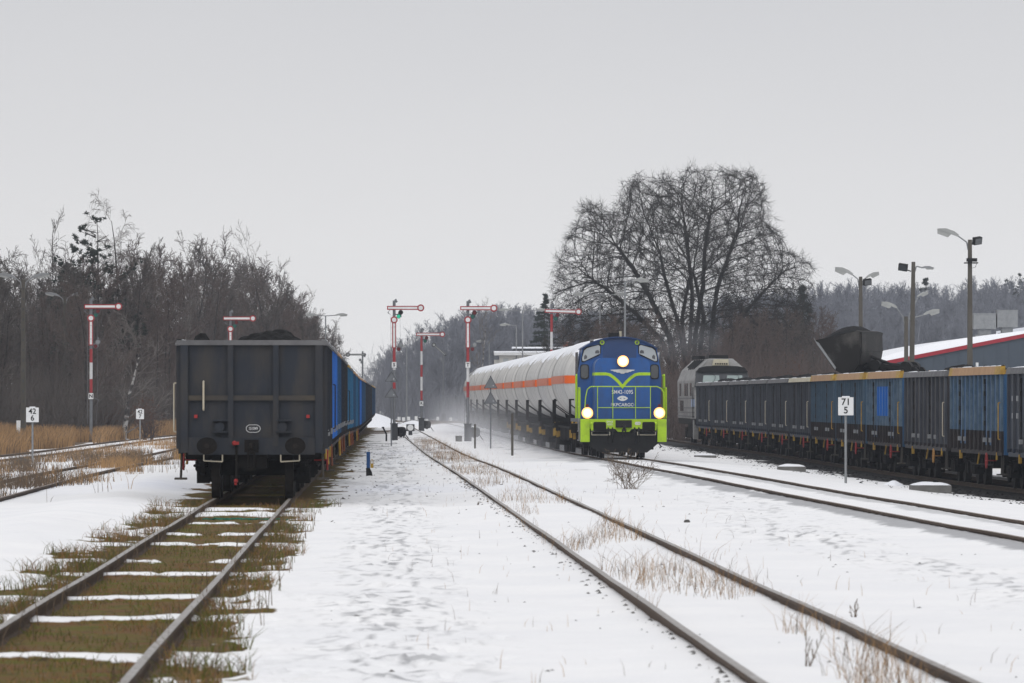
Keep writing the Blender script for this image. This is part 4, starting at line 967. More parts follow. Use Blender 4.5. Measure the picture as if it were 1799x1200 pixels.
lumps('dirt', X, Y, g6.uniform(.015, .05, n), m_stone, 'dark crumbs on the trodden snow beside the left train', 3)

# ------------------------------------------------------------------ signals
def up(t, y, Zd, z0): return H + (YH - y) / F * Zd - z0
def semaphore(x, Zd, ytop, label, letter, stripes, ys_arm, ys_low=None, arm_px=(-11, 53), tilt=0, lit=False, lean=0, base=True):
    X = (x - 899.5) / F * Zd; z0 = gzf(X, Zd); k = Zd / F
    hz = lambda y: H + (YH - y) * k - z0
    t = empty('semaphore_signal', (X, Zd, z0), label, 'railway signal', 'red and white semaphore signals')
    t.rotation_euler = (0, R(lean), 0)
    b = MB(); r0, r1 = .085, .065
    cuts = [hz(y) for y, _ in stripes] + [.9 if base else 0]
    mats = [m_mast, m_redd, m_mastw]
    for i, (y, c) in enumerate(stripes):
        b.cyl((0, 0, cuts[i + 1]), (0, 0, cuts[i]), r0 - .02 * i * 0, None, 12, c)
    for z in np.arange(1.4, cuts[0] - .4, .33): b.tube([(-.17, 0, z), (-.08, 0, z)], .012, 4)
    b.tube([(-.19, 0, 1.0), (-.19, 0, cuts[0] - .9)], .012, 4)
    b.build('mast', mats, t)
    b = MB(); zt = cuts[0]; b.cyl((.06, 0, zt - .06), (.16, 0, zt + .0), .085, n=10); b.tube([(0, 0, zt - .1), (.06, 0, zt + .06), (.14, 0, zt + .05)], .035, 6); b.build('pulley_cap', m_mast, t)
    def arm(zc, vert, length, back):
        b = MB(); cr = .20; w = .115
        if vert:
            b.box(-w, w, -.135, -.12, zc - length, zc - .05, 0); b.box(-w * .52, w * .52, -.142, -.136, zc - length + .06, zc - .12, 1)
            b.cyl((0, -.15, zc), (0, -.12, zc), cr, n=24, m=0); b.cyl((0, -.158, zc), (0, -.149, zc), cr * .62, n=24, m=1)
            for z in (zc - .4, zc - length + .35): b.cyl((0, -.146, z), (0, -.14, z), .02, n=8, m=2)
            o = b.build('lower_arm', [m_redd, m_white, m_black], t)
        else:
            cx = length - back - cr
            b.box(-back, cx - .05, -.135, -.12, -w, w, 0); b.box(-back + .06, cx - .12, -.142, -.136, -w * .52, w * .52, 1)
            b.cyl((cx, -.15, 0), (cx, -.12, 0), cr, n=24, m=0); b.cyl((cx, -.158, 0), (cx, -.149, 0), cr * .62, n=24, m=1)
            b.cyl((0, -.12, 0), (0, 0, 0), .05, n=8, m=2)
            o = b.build('signal_arm', [m_redd, m_white, m_black], t); o.location = (0, 0, zc); o.rotation_euler = (0, R(tilt), 0)
    L = (arm_px[1] - arm_px[0]) * k; arm(hz(ys_arm), False, L, -arm_px[0] * k)
    s = L / 2.05
    za = hz(ys_arm)
    def lamp(zr, dx, m_up, m_dn, cap):
        b = MB(); b.cyl((dx + .10, -.05, zr + .11), (dx + .10, .10, zr + .11), .135, n=16, m=0); b.cyl((dx - .02, -.05, zr - .12), (dx - .02, .10, zr - .12), .12, n=16, m=0); b.box(dx - .05, dx + .14, 0, .10, zr - .16, zr + .12, 0); b.tube([(0, 0, zr), (dx, .05, zr)], .03, 5)
        if cap: b.cyl((dx + .10, .02, zr + .26), (dx + .10, .02, zr + .36), .05, n=8, m=0)
        o = b.build('lamp_head', m_mastd if not cap else m_mast, t)
        for q, mt, dd, zz in (('upper', m_up, .10, .11), ('lower', m_dn, -.02, -.12)):
            l = MB(); l.cyl((dx + dd, -.062, zr + zz), (dx + dd, -.048, zr + zz), .105, n=16); l.build('lens', mt, o)
    lamp(za - .36, .27, m_black if lit else m_redl, m_green if lit else m_greend, False)
    if ys_low:
        zc = hz(ys_low[0]); arm(zc, True, zc - hz(ys_low[1]), 0)
        lamp(hz(ys_low[1]) + .08, .27, m_steel, m_redl, True)
    if letter:
        zp = hz(letter[1]); b = MB(); b.box(-.13, .13, -.125, -.11, zp - .16, zp + .16, 0); b.box(-.10, .10, -.112, -.085, zp - .05, zp + .05, 1); pl = b.build('name_plate', [m_white, m_mast], t)
        text('lettering', letter[0], .27, m_black, pl, (0, -.128, zp), .008)
    b = MB()
    if base: b.box(-.20, .20, -.2, .2, -.2, .95); b.box(-.23, .23, -.23, .23, .93, .98)
    else: b.box(-.3, .3, -.2, .2, -.1, .12)
    b.build('base_box', m_mastd, t, bevel=.01)
    if base:
        b = MB(); b.cyl((.24, -.1, .50), (.52, .12, .50), .27, n=18); b.cyl((.30, -.22, .68), (.50, -.22, .68), .10, n=10); b.cyl((.30, -.22, .32), (.46, -.22, .32), .14, n=10); b.tube([(.45, -.2, .6), (.85, -.3, .05)], .025, 5); b.build('wire_pulley', m_black, t)
    b = MB(); b.tube([(.33, .0, za - .5), (.36, .0, 2.4), (.28, 0, 1.0)], .008, 4); b.tube([(-.12, 0, za), (-.36, 0, za - .25), (-.19, 0, za - .4)], .014, 4)
    b.tube([(-.36, 0, za - .25), (-.30, 0, za - .32)], .03, 5); b.build('signal_wire', m_mast, t)
    if letter:
        zp = hz(letter[1]); b = MB(); b.tube([(0, 0, zp - .0), (.42, 0, zp - .22)], .016, 5); b.tube([(.38, 0, zp - .28), (.44, 0, zp - .16)], .016, 5); b.build('wire_bracket', m_mast, t)
    return t
G_, R_, W_ = 0, 1, 2
semaphore(692.5, 352, 528, 'semaphore with lit green lamp and plate S, grey triangles below its hanging lower arm', ('S', 641), [(528, G_), (610, R_), (637, W_), (650, G_), (672, R_), (683, G_)], 541, (562, 612), (-12.5, 53), lit=True)
semaphore(822, 347, 529, 'semaphore with plate T and hanging lower arm, beside the last tank wagons', ('T', 641), [(529, G_), (610, R_), (646, W_), (671, R_), (698, G_)], 541.5, (562, 612), (-13.5, 52), lean=0)
semaphore(740.5, 446, 578, 'single arm semaphore with red and white mast, between the two larger two-arm semaphores', ('R', 709), [(578, G_), (591, R_), (617, W_), (641, R_), (662, W_), (686, R_), (703, G_)], 587.5, None, (-9.5, 41.5))
semaphore(969, 385, 535, 'semaphore with slightly drooping arm rising behind the tank wagons', None, [(535, G_), (552, R_), (583, W_), (614, R_), (650, W_)], 546.5, None, (-12, 53), tilt=1.6)
semaphore(160, 340, 525, 'semaphore with plate N at the edge of the left wood', ('N', 696), [(525, G_), (613, R_), (637, W_), (666, R_), (690, G_)], 538.5, (559, 607), (-12, 55), base=False)
semaphore(405, 392, 547, 'semaphore showing its top above the dark grey end wagon', None, [(547, G_), (575, W_), (620, R_)], 559.5, (578, 615), (-13, 45))
def back_semaphore(x, Zd, ytop, L, ang, label):
    X = (x - 899.5) / F * Zd; z0 = gzf(X, Zd); k = Zd / F; zt = H + (YH - ytop) * k - z0
    t = empty('semaphore_signal', (X, Zd, z0), label, 'railway signal', 'semaphores seen from the back')
    b = MB(); b.cyl((0, 0, 0), (0, 0, zt), .10, .08, 10)
    for z in np.arange(.5, zt, .5): b.tube([(-.18, 0, z), (.18, 0, z)], .015, 4)
    b.build('mast', m_mast, t)
    b = MB(); b.box(-L + .3, .35, -.03, 0, -.09, .09, 0); b.box(-L + .4, .2, -.036, -.0305, -.04, .04, 1); b.cyl((-L + .2, -.03, 0), (-L + .2, 0, 0), .23, n=20, m=0); b.cyl((-L + .2, -.04, 0), (-L + .2, -.029, 0), .13, n=20, m=1)
    a = b.build('signal_arm', [m_mastd, m_lamphead], t); a.location = (0, -.1, zt - .35); a.rotation_euler = (0, R(ang), 0)
    b = MB(); b.cyl((-.25, -.05, zt - .9), (-.25, .1, zt - .9), .14, n=12); b.cyl((-.1, -.05, zt - 1.15), (-.1, .1, zt - 1.15), .13, n=12); b.tube([(0, 0, zt - 1), (-.2, 0, zt - 1)], .03, 5); b.box(.1, .3, -.1, .1, zt - .6, zt - .2); b.build('lamp_head', m_mast, t)
    b = MB(); b.box(-.25, .25, -.2, .2, -.1, .8); b.build('base_box', m_mastd, t)
back_semaphore(637, 640, 617, 1.7, 0, 'grey semaphore back with level arm, above the far end of the left train')
back_semaphore(779, 640, 615, 1.5, 42, 'grey semaphore back with arm raised aslant, right of the single arm semaphore')

def post_sign(x, ybase, Zd, w, h, ytop, txt, label, cat='kilometre sign'):
    X = (x - 899.5) / F * Zd; z0 = gzf(X, Zd) - .05; k = Zd / F
    t = empty('kilometre_sign', (X, Zd, z0), label, cat)
    zt = H + (YH - ytop) * k - z0
    b = MB(); b.cyl((0, .05, 0), (0, .05, zt), .035, n=10); b.build('post', m_steel, t)
    b = MB(); b.box(-w / 2, w / 2, -.02, .015, zt - h, zt); b.box(-w / 2 + .01, w / 2 - .01, .016, .08, zt - h + .02, zt - .02); pl = b.build('sign_plate', m_white, t, bevel=.006)
    b = MB(); b.box(-.1, .1, -.02, .06, zt + .002, zt + .03); b.build('snow_cap', m_snow, t)
    for s, dz in zip(txt, (h * .73, h * .27)): text('lettering', s, h * .52, m_black, pl, (0, -.024, zt - h + dz), .004)
post_sign(57, 812, 218, .44, .51, 716, ('42', '6'), 'white sign reading 42 over 6 on a grey post at the snowy left tracks')
post_sign(246, 778, 317, .40, .50, 719, ('42', '7'), 'smaller white sign reading 42 over 7 in front of the wood')
post_sign(1486, 851, 165, .405, .475, 698, ('71', '5'), 'white sign reading 71 over 5 in front of the blue coal wagons')

def triangle_post(x, Zd, ybot, tris, ytop, label, rp=.035):
    X = (x - 899.5) / F * Zd; z0 = gzf(X, Zd) - .1; k = Zd / F; hz = lambda y: H + (YH - y) * k - z0
    t = empty('warning_post', (X, Zd, z0), label, 'railway sign')
    b = MB(); b.cyl((0, .05, 0), (0, .05, hz(ytop)), rp, n=10); b.build('post', m_mast, t)
    for ya, yb, w in tris:
        za, zb = hz(ya), hz(yb); ww = w * k / 2
        b = MB(); b.prism([(-ww, zb), (ww, zb), (.02, za), (-.02, za)], 'y', -.01, .01, 0)
        b.tube([(-ww, -.012, zb), (ww, -.012, zb), (0, -.012, za), (-ww, -.012, zb)], .014, 4, 1); b.cyl((.12, -.02, zb + .12), (.12, -.01, zb + .12), .022, n=8, m=2)
        b.build('triangle_plate', [m_mast, m_mastd, m_white], t)
triangle_post(862, 296, 786, ((661, 682, 23), (689, 709, 23)), 660, 'grey post with two triangular plates seen from behind, beside the tank wagons')
triangle_post(687.5, 311, 783, ((653, 670, 21), (681, 698, 23)), 652, 'dark post with two triangular plates in front of the S semaphore')
def simple_post(x, ybase, ytop, Zd, r, mt, name, label, cat='post', extra=None):
    X = (x - 899.5) / F * Zd; z0 = gzf(X, Zd) - .08; zt = H + (YH - ytop) * Zd / F - z0
    b = MB(); b.box(-r, r, -r, r, 0, zt)
    o = b.build(name, mt, bevel=.01); o.location = (X, Zd, z0); tag(o, label, cat); return o
simple_post(900, 798, 726, 258, .05, m_conc, 'marker_post', 'tall thin concrete post left of the blue locomotive')
simple_post(834.5, 787, 745, 297, .045, m_conc, 'marker_post', 'short concrete post right of the T semaphore base')
# blue marker with a padlock
t = empty('blue_post', (*at(647, 836, 171)[:2], gzf(-4, 171)), 'short blue post with yellow padlock and black foot, right of the left train', 'post')
b = MB(); b.box(-.05, .05, -.05, .05, .22, .68); b.build('upright', m_bluep, t, bevel=.008)
b = MB(); b.prism([(-.06, -.1), (.14, -.1), (.10, .12), (.045, .24), (-.06, .24)], 'y', -.055, .055); b.build('foot', m_black, t)
b = MB(); b.box(.06, .14, -.05, .03, .24, .36); b.tube([(.07, -.01, .36), (.07, -.01, .44), (.10, -.01, .47), (.13, -.01, .44), (.13, -.01, .36)], .01, 5); b.build('padlock', m_yel, t)
t = empty('bent_post', (*at(677, 775, 346)[:2], gzf(-7, 346)), 'black bent iron post between the left train and the S semaphore', 'post')
b = MB(); b.tube([(.05, 0, -.1), (.06, 0, .38), (-.12, 0, .75)], .05, 6); b.build('upright', m_black, t); b = MB(); b.box(-.2, -.06, -.04, .04, .72, .80); b.build('cap', m_black, t)
t = empty('dwarf_signal', (*at(721, 765, 392)[:2], gzf(-6.3, 392)), 'low black dwarf signal with a white disc at the end of the middle track', 'railway signal')
b = MB(); b.box(-.12, .12, -.02, .06, -.1, .4); b.build('post', m_mastd, t); b = MB(); b.box(-.26, .26, -.03, .1, .32, .76); b.build('lamp_box', m_mastd, t, bevel=.02); b = MB(); b.cyl((0, -.05, .54), (0, -.031, .54), .19, n=20); b.build('disc', m_white, t)
t = empty('point_lever', (*at(702, 770, 365)[:2], gzf(-6.5, 365)), 'small point lever with a weight right of the S semaphore base', 'point lever')
b = MB(); b.box(-.1, .45, -.1, .1, -.05, .08); b.build('base', m_mastd, t); b = MB(); b.tube([(.25, 0, .05), (.12, 0, .55)], .03, 6); b.cyl((.08, -.06, .4), (.08, .06, .4), .12, n=12); b.build('handle', m_black, t)
b = MB(); b.box(-.18, .18, -.15, .15, -.1, .28); b.box(-.2, .2, -.17, .17, .28, .31); o = b.build('concrete_block', m_concd); o.location = (*at(806, 775, 345)[:2], gzf(-2.8, 345)); tag(o, 'small concrete block left of the T semaphore base', 'concrete block')
r8 = random.Random(8)
for i, (x, y) in enumerate([(701, 733), (709, 734), (718, 733), (731, 732), (738, 734), (750, 737), (769, 733), (792, 734), (684, 728), (678, 726), (673, 725), (668, 723)]):
    Zd = 560 + i * 4 if i < 8 else 700
    X = (x - 899.5) / F * Zd; t = empty('hectometre_post', (X, Zd, gzf(X, Zd)), 'tiny white hectometre plate on a thin post, far down the line' if i < 8 else 'tiny white plate in a far line above the snow bank by the left train', 'distance post', 'far hectometre posts' if i < 8 else 'far plates above the snow bank')
    zt = H + (YH - y) * Zd / F - gzf(X, Zd)
    b = MB(); b.cyl((0, 0, 0), (0, 0, zt), .025, n=6); b.build('post', m_steel, t); b = MB(); b.box(-.13, .13, -.04, -.02, zt - .30, zt + .04); b.box(-.03, .03, -.0405, -.0401, zt - .2, zt - .06) if i < 8 else None; b.build('sign_plate', m_white, t)

# ------------------------------------------------------------------ concrete covers, stones
def slab(x, y, Zd, w, d, h, label):
    X = (x - 899.5) / F * Zd; z0 = gzf(X, Zd) - .03
    t = empty('concrete_cover', (X, Zd, z0), label, 'concrete cover')
    b = MB(); b.box(-w / 2, w / 2, 0, d, 0, h); b.build('slab', m_concd, t, bevel=.015)
    V = []; nx_, ny_ = 18, 14
    for i_ in range(nx_):
        for j_ in range(ny_):
            u, v = i_ / (nx_ - 1), j_ / (ny_ - 1); e = min(u, 1 - u, .25) / .25 * min(v, 1 - v, .25) / .25
            V.append((-w / 2 + .01 + (w - .02) * u, .01 + (d - .02) * v, h - .004 + .085 * e ** .5 * (1 - .5 * abs(u - .4)) + .012 * float(vnoise(u * 6, v * 6, 3))))
    i_, j_ = np.meshgrid(np.arange(nx_ - 1), np.arange(ny_ - 1), indexing='ij'); q_ = i_ * ny_ + j_
    raw_mesh('snow_cap', np.array(V), np.stack([q_, q_ + ny_, q_ + ny_ + 1, q_ + 1], -1).reshape(-1, 4), m_snow, t, smooth=True); return t
slab(1392, 826, 211, .92, 1.2, .19, 'snow topped concrete cover left of the 71/5 sign post')
sl2 = slab(1637, 861, 164, 1.04, 1.2, .21, 'snow topped concrete cover with a black lump, right of the 71/5 sign')
b = MB(); b.sph((.12, .5, .30), (.06, .06, .05), 8); b.box(.10, .2, .5, .55, .27, .32); b.build('coal_piece', m_coal, sl2)
slab(1240, 803, 262, .9, 1.4, .12, 'low snowy concrete cover beside the silver locomotive')
def mound(name, X, Yc, rx, ry, h, label, cat, mt, seed, kind=None):
    n_, k_ = 30, 10; V = [(0, 0, h)]
    for j_ in range(1, k_ + 1):
        r_ = j_ / k_
        for i_ in range(n_):
            a = 2 * math.pi * i_ / n_; rr_ = r_ * (1 + .25 * (float(vnoise(math.cos(a) * 2 + 9, math.sin(a) * 2 + 9, seed)) - .5))
            V.append((rx * rr_ * math.cos(a), ry * rr_ * math.sin(a), (h + .06) * (1 - r_ ** 1.5) - .06 + .12 * h * (float(vnoise(math.cos(a) * r_ * 5 + 9, math.sin(a) * r_ * 5 + 9, seed + 2)) - .5) * (1 - r_)))
    b = MB(); b.add(V, [(0, 1 + i_, 1 + (i_ + 1) % n_) for i_ in range(n_)] + [(1 + j_ * n_ + i_, 1 + (j_ + 1) * n_ + i_, 1 + (j_ + 1) * n_ + (i_ + 1) % n_, 1 + j_ * n_ + (i_ + 1) % n_) for j_ in range(k_ - 1) for i_ in range(n_)], 0, True)
    o = b.build(name, mt); o.location = (X, Yc, gzf(X, Yc)); tag(o, label, cat, kind=kind); return o
mound('snow_heap', 10.7, 175.5, .42, .8, .17, 'little snow heap beside the coal dust, left of the right concrete cover', 'snow heap', m_snow, 4)
mound('snow_bank', -11.4, 520, 2.4, 9, 1.15, 'snow bank behind the far end of the left train', 'snow bank', m_snow, 5, 'structure')
mound('snow_bank', -8.6, 545, 1.6, 6, .45, 'low snow bank', 'snow bank', m_snow, 6, 'structure')
def rock(X, Yc, r, label, seed):
    b = MB(); b.sph((0, 0, 0), 1, 14); V = np.array(b.v); k = .72 + .5 * fbm(V[:, 0] * 1.4 + 9 + seed, V[:, 1] * 1.4 + V[:, 2] * 1.7 + 5, seed, 3)
    b.v = [tuple(v) for v in V * k[:, None] * np.array(r)]; b.sm = [False] * len(b.sm); o = b.build('stone', m_stone); o.location = (X, Yc, float(gh(X, Yc)) + r[2] * .35); tag(o, label, 'stone')
rock(*at(1207, 917, 107)[:2], (.055, .06, .038), 'lone grey stone on the snow between the middle track and the slushy track', 7)
rock(*at(38, 812, 212)[:2], (.30, .25, .18), 'grey snow dusted boulder beside the 42/6 sign', 8)
b = MB(); r9 = random.Random(9); pts = [(-1.0 + 1.45 * i / 26 + .4, .12 * r9.uniform(-1, 1), .045 + .02 * r9.random()) for i in range(27)]; b.tube(pts, .012, 5); b.tube([(p[0] - .3, p[1] * -1, p[2] + .005) for p in pts[8:24]], .010, 5)
o = b.build('green_cord', m_net); o.location = (float(XA(106.2)) + .15, 106.2, .02); tag(o, 'frayed green cord lying across the left track', 'cord')

# ------------------------------------------------------------------ lamps
def lamp_head(root, p, dx, s, tilt, mt_top, mt_bot, fat=1.0):
    """long street lamp head starting at p and running towards dx (-1 or 1)"""
    b = MB()
    o1 = [(0, .05), (.25, .13), (.62, .14), (.95, .03), (.98, -.02), (.3, -.03), (0, -.05)]
    b.prism([(dx * x * s, z * s) for x, z in o1][::dx], 'y', -.14 * s, .14 * s, 0)
    o2 = [(.32, -.031), (.95, -.021), (.90, -.12 * fat), (.42, -.13 * fat)]
    b.prism([(dx * x * s, z * s) for x, z in o2][::dx], 'y', -.12 * s, .12 * s, 1)
    o = b.build('lamp_head', [mt_top, mt_bot], root, bevel=.02 * s); o.location = p; o.rotation_euler = (0, R(-dx * tilt), 0); return o
def concrete_lamp(x, Zd, ytop, label, heads, floods=(), lean=0, box=False, group=None, rungs=False, fat=1.0):
    X = (x - 899.5) / F * Zd; z0 = gzf(X, Zd); k = Zd / F; zt = H + (YH - ytop) * k - z0
    t = empty('lamp_post', (X, Zd, z0), label, 'lamp post', group); t.rotation_euler = (0, R(lean), 0)
    b = MB(); b.add([(s * .145, q * .14, -.3) for s, q in ((-1, -1), (1, -1), (1, 1), (-1, 1))] + [(s * .085, q * .08, zt) for s, q in ((-1, -1), (1, -1), (1, 1), (-1, 1))], [(0, 1, 5, 4), (1, 2, 6, 5), (2, 3, 7, 6), (3, 0, 4, 7), (4, 5, 6, 7)])
    if rungs:
        for z in np.arange(.6, zt - .5, .52): b.box(-.03, .03, -.155 + .05 * z / zt, -.12, z, z + .12, 1)
    b.build('pole', [m_conc, m_mastd], t, bevel=.01)
    for dx, reach, dz, s, tilt in heads:
        a = MB(); a.tube([(dx * .08, 0, zt - .45), (dx * .14, 0, zt - .15 + dz * .2), (dx * reach, 0, zt + dz)], .03, 8); a.build('bracket', m_steel, t)
        lamp_head(t, (dx * reach * .92, 0, zt + dz - .01), dx, s, tilt, m_steel if fat < 1.5 else m_lamphead, m_lamphead, fat)
    for dx, reach, z, tilt in floods:
        f = MB(); f.box(-.21, .21, -.09, .09, -.16, .16, 0); f.box(-.18, .18, -.10, -.091, -.13, .13, 1); f.tube([(0, .05, -.1), (-dx * reach * .8, .05, -.15)], .03, 6, 0)
        o = f.build('floodlight', [m_black, m_glassd], t); o.location = (dx * reach, 0, zt + z); o.rotation_euler = (R(18), R(-dx * 8), R(dx * tilt))
    if box:
        f = MB(); f.box(-.20, .16, -.32, -.17, zt - 6.0, zt - 5.6); f.box(.26, .36, -.2, .1, zt - 5.9, zt - 5.4); f.tube([(.36, 0, zt - 5.6), (.1, 0, zt - 5.6)], .02, 5); f.build('junction_box', m_white, t)
        f = MB(); f.box(-.25, .35, -.25, .25, zt - 1.05, zt - 1.0); f.box(-.15, .30, -.3, .1, zt - .97, zt - .82); f.tube([(.3, 0, zt - 1), (.25, 0, zt - 1.2), (.1, 0, zt - 1.25)], .012, 4); f.build('camera_bracket', m_black, t)
    if rungs:
        f = MB(); f.box(-.34, -.12, -.12, .12, .6, 1.25); f.build('junction_box', m_white, t)
    return t
concrete_lamp(1704, 275, 421, 'tallest concrete lamp post with a white box, in front of the blue-grey hall', [(-1, .55, .18, 1.0, 18)], [(1, .32, -.05, 35)], box=True, fat=1.6)
concrete_lamp(1599.5, 292, 460, 'leaning concrete lamp post with a black square floodlight on its left', [(1, .4, -.26, .62, 0)], [(-1, .48, -.26, 15)], lean=.9)
concrete_lamp(1512, 322, 486, 'concrete lamp post rising behind the loader bucket', [(-1, .45, .12, 1.0, 22), (1, .3, -.05, .75, 24)], [(1, .34, -.28, 20)], fat=1.6)
concrete_lamp(1592, 312, 556, 'short concrete lamp post half hidden by the leaning lamp post', [(-1, .5, .45, .85, 20), (1, .95, .1, .85, 18), (1, .6, 1.0, .6, 25)], fat=1.6)
concrete_lamp(41, 318, 491, 'concrete double lamp post with white box, beside the 42/6 sign', [(-1, .45, .10, .95, 12), (1, .45, .10, .95, 12)], rungs=True)
concrete_lamp(114, 405, 521, 'concrete double lamp post farther back, left of the N semaphore', [(-1, .4, .05, .95, 12), (1, .4, .05, .95, 12)], rungs=True)
def platform_lamp(x, Zd, ytop, heads, label):
    X = (x - 899.5) / F * Zd; z0 = gzf(X, Zd); k = Zd / F; zt = H + (YH - ytop) * k - z0
    t = empty('lamp_post', (X, Zd, z0), label, 'lamp post', 'slim grey station lamps')
    b = MB(); b.cyl((0, 0, 0), (0, 0, 1.2), .11, .09, 10); b.cyl((0, 0, 1.2), (0, 0, zt), .07, .05, 10)
    b.build('pole', m_steel, t)
    for hx in heads:
        dx = 1 if hx > x else -1; reach = abs(hx - x) * k - .45
        a = MB(); a.tube([(0, 0, zt), (dx * reach, 0, zt + .05)], .035, 6); a.build('bracket', m_steel, t)
        lamp_head(t, (dx * (reach - .05), 0, zt + .05), dx, .95, 3, m_lamphead, m_lamphead)
        s_ = MB(); s_.prism([(dx * (reach + .1), zt + .16), (dx * (reach + .4), zt + .235), (dx * (reach + .75), zt + .16), (dx * (reach + .5), zt + .14)][::dx], 'y', -.1, .1); s_.build('snow_cap', m_snow, t)
platform_lamp(918, 520, 546, (884, 951), 'slim station lamp with two arms behind the drooping semaphore arm')
platform_lamp(1054, 425, 519, (1018, 1092), 'slim station lamp with two arms over the tank wagons, left of the oak')
platform_lamp(1098, 352, 495, (1127,), 'slim station lamp with one arm to the right, behind the locomotive cab')
platform_lamp(907, 560, 572, (886,), 'slim station lamp with one arm to the left, before the pale building')
platform_lamp(859.5, 640, 601, (843,), 'lower slim station lamp with one arm to the left, right of the T semaphore')
platform_lamp(572, 480, 555, (546, 601), 'slim station lamp with two arms above the blue wagons of the left train')
platform_lamp(714.5, 580, 610, (703,), 'slim far lamp between the S and the single arm semaphores')

# ------------------------------------------------------------------ buildings
t = empty('station_building', (*at(960, 700, 560)[:2], -.25), 'low pale building with flat snowy roof and red brick chimney behind the tank wagons', 'building')
k = 560 / F; zz = lambda y: H + (YH - y) * k + .25
xx = lambda x: (x - 960) * k
b = MB(); b.box(xx(877), xx(1060), 0, 10, 0, zz(624)); b.box(xx(868), xx(880), .5, 10, 0, zz(632)); b.build('wall', m_plaster, t)
b = MB(); b.box(xx(868), xx(1064), -.6, 10.5, zz(624) + .001, zz(620)); b.build('roof_slab', m_mastw, t)
b = MB(); b.box(xx(867.5), xx(1064.5), -.62, 10.6, zz(620) + .001, zz(617)); b.box(xx(899), xx(1020), 2.4, 9.1, zz(612) + .001, zz(609)); b.build('roof_snow', m_snow, t, bevel=.05)
b = MB(); b.box(xx(901), xx(1018), 2.6, 9, zz(617), zz(612)); b.build('upper_storey', m_mastd, t)
b = MB()
for x in (884, 901, 918, 935): b.box(xx(x), xx(x + 9), -.02, .02, zz(640), zz(630))
b.build('window', m_glass, t)
b = MB(); b.box(xx(990), xx(999.5), 4, 4.5, zz(609), zz(600)); b.build('chimney', m_brick, t); b = MB(); b.box(xx(989), xx(1000.5), 3.95, 4.55, zz(600) + .001, zz(598.5)); b.build('chimney_cap', m_snow, t)
t = empty('warehouse', (*at(1553, 700, 330)[:2], -.42), 'blue-grey metal hall with red trim and snowy sloping roof on the right', 'building')
k = 330 / F; zz = lambda y: H + (YH - y) * k + .42
xx = lambda x: (x - 1553) * k
e0, e1, xp, xe = zz(636), zz(577), xx(1853), xx(2150)
gab = [(0, 0), (xe, 0), (xe, e0), (xp, e1), (0, e0)]
b = MB(); b.prism(gab, 'y', 0, 40); b.build('wall', m_hall, t)
b = MB()
for i in range(1, 26):
    x = xx(1553 + i * 22); z = (e0 + (e1 - e0) * x / xp) if x < xp else e1 - (e1 - e0) * (x - xp) / (xe - xp)
    b.box(x - .03, x + .03, -.028, -.002, .2, z - .22)
b.build('cladding_rib', m_hall, t)
b = MB()
def strip_(x0, z0_, x1, z1_, lo_, hi_, ya, yb, m=0): b.add([(x0, ya, z0_ + lo_), (x1, ya, z1_ + lo_), (x1, ya, z1_ + hi_), (x0, ya, z0_ + hi_), (x0, yb, z0_ + lo_), (x1, yb, z1_ + lo_), (x1, yb, z1_ + hi_), (x0, yb, z0_ + hi_)], [(0, 1, 2, 3), (7, 6, 5, 4), (0, 4, 5, 1), (1, 5, 6, 2), (2, 6, 7, 3), (3, 7, 4, 0)], m)
strip_(-.35, e0 - .07, xp, e1, -.16, .04, -.12, -.035); strip_(xp, e1, xe + .35, e0 - .07, -.16, .04, -.12, -.035)
b.box(-.06, .06, -.06, .02, 0, e0 - .2); b.box(.55, .68, -.06, -.004, 0, e0 - .05); b.build('red_trim', m_hallr, t)
b = MB()
nseg = 24
for i in range(nseg):
    xa, xb_ = -.4 + (xp + .4) * i / nseg, -.4 + (xp + .4) * (i + 1) / nseg
    f_ = lambda x: e0 + (e1 - e0) * x / xp
    th = lambda u: (.20 + .34 * math.sin(math.pi * min(1, u * 1.15)) ** .7) * (1 - .45 * u)
    ta, tb_ = th(i / nseg), th((i + 1) / nseg)
    b.add([(xa, -.08, f_(xa) + .045), (xb_, -.08, f_(xb_) + .045), (xb_, .15, f_(xb_) + tb_), (xa, .15, f_(xa) + ta), (xa, 40, f_(xa) + .045), (xb_, 40, f_(xb_) + .045), (xb_, 40, f_(xb_) + tb_), (xa, 40, f_(xa) + ta)], [(0, 1, 2, 3), (2, 6, 7, 3), (7, 6, 5, 4)] + ([(0, 3, 7, 4)] if i == 0 else []), 0)
strip_(xp, e1, xe + .35, e0 - .07, .045, .28, -.1, 40)
b.build('roof_snow', m_snow, t)
for x0, x1, ya, yb, yc in ((1711, 1750, 552, 578, 592), (1752, 1788, 546, 575, 588)):
    v = empty('roof_vent', (*at((x0 + x1) / 2, 700, 336)[:2], H + (YH - yc) / F * 336 - .4), ('left' if x0 < 1740 else 'right') + ' one of two square galvanised vents on the roof of the blue-grey hall', 'roof vent', 'galvanised vents on the hall roof')
    k2 = 336 / F; w = (x1 - x0) * k2 / 2; hh = lambda y: (yc - y) * k2 + .4
    b = MB(); b.box(-w, w, 0, 2 * w, hh(yb), hh(ya)); b.box(-w - .02, w + .02, -.02, 2 * w + .02, hh(ya), hh(ya) + .05); b.box(-.025, .025, -.025, -.002, hh(yb), hh(ya)); b.build('hood', m_steel, v)
    b = MB(); b.box(-w * .55, w * .55, .3 * w, 1.6 * w, hh(yb + 10), hh(yb) - .002); b.box(-w * .8, w * .8, .15 * w, 1.8 * w, -.6, hh(yb + 10) - .001); b.build('duct', m_steel, v)

